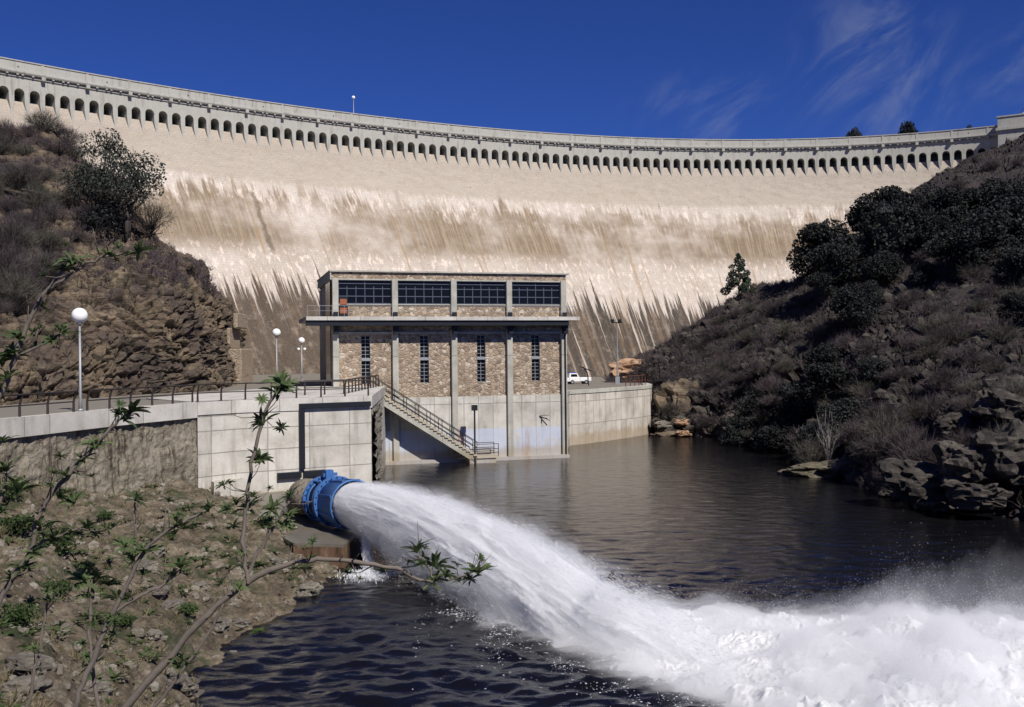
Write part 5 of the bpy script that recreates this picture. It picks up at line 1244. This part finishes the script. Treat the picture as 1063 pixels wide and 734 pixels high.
spots = [(12, 150), (30, 142), (45, 136), (58, 140), (70, 150), (75, 165), (60, 160), (85, 190), (95, 205), (100, 190), (112, 215), (25, 160), (5, 140), (90, 225), (120, 232), (40, 150)]
while len(spots) < 62:
    px, py = rz_.uniform(-10, 120), rz_.uniform(150, 330)
    if py > 150 + px * .75 and py < 345 - px * .9: spots.append((px, py))
scatter_shrubs(SH_L, bvh_l, spots, ('leafless purple brown shrub on the left slope', [(10, 145, 'on the skyline at the left edge'), (40, 140, 'on the skyline under the dam arches'), (70, 150, 'on the skyline left of the tree'), (90, 200, 'close behind the leafy tree'), (115, 230, 'at the foot of the leafy tree'), (20, 180, 'beside the rock ledge'), (10, 230, 'at the left edge below the ledge'), (60, 220, 'midway between ledge and tree'), (10, 290, 'at the left edge above the cliff'), (60, 270, 'along the top of the cliff')]), 'leafless shrubs on the left slope', .6, 1.25)
for lst, lbs in ((SH_R, 'right'), (SH_L, 'left')): pass
# ground scrub as stuff
def scrub(name, label, q, test, n, m, R=.45, Hh=.4, nt=10, w=.012):
    pts = scatter_pts(q, n, test); V0_, F0_ = twigs(np.random.RandomState(1), nt, 1, 1, 2, w / R)
    s_ = (.5 + 1. * rg.rand(len(pts)))[:, None, None]; g = rg.rand(len(pts)) * 6.28; cs, sn = np.cos(g)[:, None], np.sin(g)[:, None]
    X_ = V0_[None, :, 0] * cs - V0_[None, :, 1] * sn; Y_ = V0_[None, :, 0] * sn + V0_[None, :, 1] * cs; Vv = np.stack([X_ * R, Y_ * R, np.broadcast_to(V0_[None, :, 2] * Hh, X_.shape)], 2) * s_ + pts[:, None]
    tag(mesh_np(name, Vv.reshape(-1, 3), (F0_[None] + np.arange(len(pts))[:, None, None] * len(V0_)).reshape(-1, 4), m), label, 'scrub', kind='stuff')
scrub('scrub', 'low purple brown scrub covering the right hillside', qr, lambda p: (p[:, 2] > 1.2) & (fbm(p / 5, 2) > -.3), 6500, twig_m, .6, .55, 12, .014)
scrub('scrub', 'patches of dry grey green undergrowth on the right hillside', qr, lambda p: (p[:, 2] > 1.2) & (fbm(p / 7 + 50, 2) > .12), 2500, twig_g, .4, .35, 12, .014)
scrub('scrub', 'low purple brown scrub covering the upper left slope', ql, lambda p: (p[:, 2] > 17 + p[:, 0] * .1) & (fbm(p / 4, 2) > -.05), 3600, twig_m, .5, .5, 12, .012)
scrub('scrub', 'sparse dry tufts growing on the left cliff', ql, lambda p: (p[:, 2] > 6.5) & (fbm(p / 3 + 9, 2) > .2), 1300, twig_g, .25, .25, 10, .012)
# left slope trees
t1 = tree('broadleaf_tree', 'grey green evergreen tree on the left slope in front of the dam arches', 'tree', 6.8, 3.0, 201, oak_leaf_l, 6000, .10, .2, 14, .02, 'trees on the left slope', 2)
h = H(bvh_l, 100, 225); t1.location = h; s_ = (225 - 132) * h.y / FPX / 6.8; t1.scale = (s_ * .85, s_ * .85, s_)
t2 = tree('broadleaf_tree', 'dark open crowned tree with visible trunks on the left slope edge', 'tree', 5.6, 3.1, 202, oak_leaf_l, 5600, .10, .38, 14, .02, 'trees on the left slope', 3)
h = H(bvh_l, 133, 245) or P(133, 245, 90); t2.location = h; s_ = (245 - 165) * h.y / FPX / 5.6; t2.scale = (s_, s_, s_)
t3 = tree('bare_tree', 'small spreading almost leafless tree at the cliff edge against the dam', 'tree', 3.4, 2.2, 203, twig_g, 700, .05, .3, 10, .1, 'trees on the left slope', 1)
h = H(bvh_l, 157, 254) or P(157, 254, 92); t3.location = h; s_ = (256 - 212) * h.y / FPX / 3.4; t3.scale = (s_, s_, s_)
rgt = np.random.RandomState(9); V, F = twigs(rgt, 150, 2.1, 2.2, 6, .012); V[:, 2] += 1.2; mesh_np('twig', V, F, twig_g, t3)
t4 = tree('evergreen_shrub', 'dark evergreen shrub below the two trees on the left slope', 'tree', 3.2, 2.4, 204, oak_leaf, 2200, .12, .1, 9, 0, 'trees on the left slope', 2)
h = H(bvh_l, 112, 242); t4.location = h; t4.scale = (.9, .9, .75)
# stone terrace wall on the upper left slope
tw_ = mesh_np('dry_stone_wall', np.zeros((0, 3)), np.zeros((0, 4), dtype=int), rock_d) if False else None
for i, (px, py, sx, sz2) in enumerate([(8, 178, 1.6, 1.0), (24, 176, 1.4, 1.1), (30, 190, 1.3, .9), (12, 192, 1.5, .8), (36, 204, 1.2, .8), (20, 206, 1.3, .7)]):
    h = H(bvh_l, px, py)
    if h: rock('rock_ledge', ['leftmost top block of the rock ledge on the upper left slope', 'right top block of the rock ledge on the upper left slope', 'middle right block of the upper left ledge', 'middle left block of the upper left ledge', 'lowest right block of the upper left ledge', 'lowest left block of the upper left ledge'][i], 'rock', h, (sx, 1.0, sz2), 90 + i, rock_d, .3 * i, 'rock ledge on the left slope', .15)
# weeds on the bank
def leafset(n, L_, W_, rg, droop=.5, up=.5, spread=1.):
    """a rosette of n folded lance leaves from the origin"""
    V = []; F = []
    for k in range(n):
        g = 2 * math.pi * (k + .6 * rg.rand()) / n * 1.0 + (k // 6) * .5; el = up * (.2 + 1.0 * rg.rand()); d = Vector((math.cos(g), math.sin(g), 0)); s_ = Vector((-math.sin(g), math.cos(g), 0)); l = L_ * (.7 + .5 * rg.rand()); b0 = len(V); m_ = 5
        tw = rg.normal() * .4
        for j in range(m_ + 1):
            f = j / m_; r_ = l * f; p = d * (r_ * math.cos(el * (1 - f * droop)) * spread) + Vector((0, 0, r_ * math.sin(el) - droop * l * f * f * .6)); w = W_ * math.sin(math.pi * min(1, f * .9 + .06)) ** .8; sv = (s_ + Vector((0, 0, tw * f))).normalized() * w
            V += [p - sv + Vector((0, 0, w * .35)), p, p + sv + Vector((0, 0, w * .35))]
        for j in range(m_):
            a = b0 + 3 * j; F += [(a, a + 1, a + 4, a + 3), (a + 1, a + 2, a + 5, a + 4)]
    return np.array([tuple(v) for v in V]), np.array(F)
WV, WF = leafset(9, .3, .035, np.random.RandomState(2), .5, 1.0)
pts = scatter_pts(qb, 2400, lambda p: (p[:, 2] > .3) & (p[:, 1] > 9) & (p[:, 0] < -1) & (p[:, 1] < 57) & (fbm(p / 2.6 + 30, 2) > .12)); s_ = (.4 + .9 * rg.rand(len(pts)))[:, None, None]
g = rg.rand(len(pts)) * 6.28; cs, sn = np.cos(g)[:, None], np.sin(g)[:, None]; Vv = np.stack([WV[None, :, 0] * cs - WV[None, :, 1] * sn, WV[None, :, 0] * sn + WV[None, :, 1] * cs, np.broadcast_to(WV[None, :, 2], (len(pts), len(WV)))], 2) * s_ + pts[:, None]
tag(mesh_np('weeds', Vv.reshape(-1, 3), (WF[None] + np.arange(len(pts))[:, None, None] * len(WV)).reshape(-1, 4), weed_leaf), 'small green weeds sprouting between the stones of the left bank', 'weeds', kind='stuff')
scrub('scrub', 'dry brown grass tufts on the left bank', qb, lambda p: (p[:, 2] > .3) & (p[:, 1] > 9) & (p[:, 0] < -1) & (p[:, 1] < 57) & (fbm(p / 4 + 3, 2) > -.2), 3500, leaf_mat('dry_grass', (.12, .10, .055), (.26, .22, .13), .2), .18, .2, 12, .006)
LB = [bush('leafy_bush', 'x', 'bush', .8, 1.0, 300 + k, weed_leaf, 900, .07, 'green bushes on the left bank') for k in range(2)]
for i, (px, py, sc_, lb) in enumerate([(20, 560, 1.3, 'green bush at the left edge below the old wall'), (60, 575, 1.0, 'green bush under the old wall near the left edge'), (210, 505, .6, 'small green bush at the corner of wall and platform'), (110, 540, .6, 'low green bush in the middle of the upper bank'), (195, 640, .6, 'green bush beside the dark wet shore rocks'), (5, 520, 1.2, 'tall green bush against the old wall at the left edge'), (270, 660, .4, 'small bright bush on the shore right of the long branch'), (60, 620, .7, 'green bush among stones at lower left'), (20, 650, .8, 'dark green bush at the left edge above the corner boulders'), (130, 650, .5, 'small green bush between the leaning stems'), (175, 560, .45, 'small green bush in the middle of the bank')]):
    h = H(bvh_b, px, py)
    if h is None: continue
    o = LB[i % 2] if i < 2 else dup(LB[i % 2]); o.location = h; o.scale = (sc_ * .8,) * 3; o['label'] = lb; o.rotation_euler[2] = i
# ------------------------------------------------------------ budding branches near the camera
def bank_z(x, y): return float(bank_h(np.array([[x, y]]))[0])
CL = []
for k in range(5):
    V, F = leafset(12, .075, .0085, np.random.RandomState(400 + k), .6 + .1 * k, 1.0 + .12 * k); V2, F2 = leafset(6, .05, .007, np.random.RandomState(500 + k), .3, 1.5); me_o = mesh_np('leaf_cluster', np.r_[V, V2 + (0, 0, .01)], np.r_[F, F2 + len(V)], bud_leaf); CL.append(me_o)
rgl = np.random.RandomState(12)
def sapling(name, label, stems):
    root = None; o = None; first = True
    for (D, pts, r0, r1, wh) in stems:
        P3 = [P(px, py, D + dd) for px, py, dd in [(q + (0,))[:3] for q in pts]]
        if first:
            b = P3[0]; gz = bank_z(b.x, b.y); o = thing(name, label, 'shrub', (b.x, b.y, gz), 0, 'budding shrubs close to the camera'); off_ = Vector((b.x, b.y, gz)); first = False
            if b.z > gz: P3 = [Vector((b.x - .05, b.y, gz - .1))] + P3
        A = np.array([tuple(p) for p in P3]); n = (len(A) - 1) * 5 + 1; Q = cr_interp(A, np.linspace(0, len(A) - 1, n)); Q = Q + .004 * rgl.normal(size=Q.shape)
        rad = np.linspace(r0 * .72, r1 * .72, n) * (1 + .08 * rgl.normal(size=n)); mb = MB(); mb.tube([Vector(tuple(q)) - off_ for q in Q], list(rad * D / FPX / 2), 8); fw = mb; extra = []
        for k in range(int(n * .55)):
            j = rgl.randint(2, n - 1); q0_ = Vector(tuple(Q[j])); tdir = Vector(tuple(Q[j] - Q[j - 1])).normalized(); dv_ = (tdir * .7 + Vector(tuple(rgl.normal(size=3))) * .7 + Vector((0, 0, .35))).normalized(); l_ = D / 5 * (.05 + .12 * rgl.rand())
            q1_ = q0_ + dv_ * l_ * .6; q2_ = q1_ + (dv_ + Vector((0, 0, .4))).normalized() * l_ * .4; fw.tube([q0_ - off_, q1_ - off_, q2_ - off_], [rad[j] * D / FPX / 2 * .4, .002, .0012], 4)
            if rgl.rand() < .55: extra.append((q2_, .35 + .3 * rgl.rand()))
        mb.build('stem', bark_pale, o, True)
        for q2_, sc_ in extra:
            c = CL[rgl.randint(5)].copy(); C.objects.link(c); c.parent = o; c.location = q2_ - off_; c.scale = (sc_ * D / 5,) * 3; c.rotation_euler = (rgl.normal() * .5, rgl.normal() * .5, rgl.rand() * 6)
        for w in wh:
            px, py, sc_ = w[:3]; c = CL[rgl.randint(5)].copy(); C.objects.link(c); c.parent = o; c.location = P(px, py, D + (w[3] if len(w) > 3 else 0)) - off_ - Vector((0, 0, .012)); c.scale = (sc_ * D / 5 * 1.25 * (.8 + .4 * rgl.rand()),) * 3; c.rotation_euler = (rgl.normal() * .35, rgl.normal() * .35, rgl.rand() * 6)
    return o
sapling('budding_shrub', 'leafy branch arching right over the river in front of the water jet', [
    (5.0, [(60, 830), (125, 742), (190, 667), (235, 620), (290, 588), (340, 580), (400, 588), (440, 603)], 13, 5, [(398, 592, .55), (453, 588, 1.0), (450, 606, .9), (462, 598, .8)]),
    (5.0, [(440, 603), (470, 601), (498, 590)], 4.5, 3, [(496, 594, 1.0), (489, 600, .6), (478, 601, .4)]),
    (5.0, [(450, 600), (442, 585), (434, 575)], 3.5, 2.5, [(433, 572, .95), (437, 584, .5)]),
    (5.0, [(258, 605), (252, 570), (256, 520), (264, 470), (277, 425), (292, 402)], 6.5, 4, [(292, 397, 1.15), (288, 408, .9), (296, 403, .8), (274, 439, .85), (268, 477, .85), (263, 514, .5)]),
    (5.2, [(255, 600), (272, 568), (288, 540), (300, 520)], 5, 3, [(272, 545, .8), (302, 515, .85), (292, 545, .9), (284, 528, .8), (243, 545, .7), (300, 535, .8), (258, 528, .8), (246, 522, .7)]),
    (5.0, [(140, 760), (195, 690), (225, 640), (240, 608)], 5, 3, [(190, 684, .8), (183, 692, .6)])])
sapling('budding_shrub', 'pair of leafy stems leaning right across the middle of the bank', [
    (4.6, [(60, 800), (78, 735), (95, 690), (118, 635), (150, 574), (182, 546), (213, 531)], 11, 4, [(152, 572, .9), (130, 566, .9), (140, 580, .7), (190, 547, .9), (236, 527, .6), (216, 529, .6), (122, 620, .9), (182, 552, .6), (112, 640, .5)]),
    (4.6, [(118, 635), (140, 622), (170, 606), (188, 592)], 6, 3, [(188, 588, .9), (180, 596, .7)]),
    (4.8, [(110, 780), (96, 690), (94, 640), (97, 608)], 6, 5, [(86, 602, 1.0), (98, 600, 1.1), (112, 606, .9), (93, 618, .9), (96, 690, .6), (90, 680, .6)]),
    (5.6, [(141, 560), (140, 540), (140, 522)], 4, 3, [(140, 518, 1.0)]),
    (4.4, [(20, 760), (38, 690), (45, 650), (50, 625)], 5, 3, [(52, 622, .8), (30, 672, .6)])])
sapling('budding_shrub', 'leafy stems at the left edge reaching up to the pale coping', [
    (4.2, [(-90, 800), (-30, 690), (2, 618), (30, 572), (42, 530), (70, 494)], 12, 5, [(70, 494, 1.0), (60, 515, 1.1), (42, 545, 1.1), (78, 520, .9), (35, 572, .9), (52, 560, 1.0), (25, 590, .9), (12, 600, .8)]),
    (4.2, [(45, 525), (70, 495), (98, 462), (120, 440), (137, 428)], 6, 4, [(135, 427, 1.05), (128, 434, .8), (98, 462, .9), (86, 476, .6)]),
    (4.2, [(30, 572), (60, 556), (88, 548)], 5, 3, [(90, 546, .9), (74, 554, .8)]),
    (4.0, [(-60, 640), (-20, 560), (2, 512), (10, 490)], 7, 4, [(8, 487, 1.0), (6, 456, .8), (18, 510, 1.0), (0, 530, .9)])])
sapling('budding_shrub', 'long leafy stem crossing the left cliff below the bare slope', [
    (4.0, [(-140, 700), (-60, 520), (-5, 420), (18, 362), (46, 305), (74, 272)], 10, 5, [(76, 272, .9), (66, 280, .7), (42, 315, .6), (14, 366, 1.1), (2, 376, 1.2), (20, 350, .9), (8, 392, 1.0), (-4, 408, 1.0)]),
    (4.0, [(50, 300), (75, 284), (105, 268), (142, 262)], 4.5, 3, [(110, 263, .9), (144, 261, .9), (120, 268, .5)]),
    (4.0, [(14, 372), (35, 362), (64, 348)], 4.5, 3, [(64, 344, 1.0), (54, 352, .6)])])
for c in CL: bpy.data.objects.remove(c)
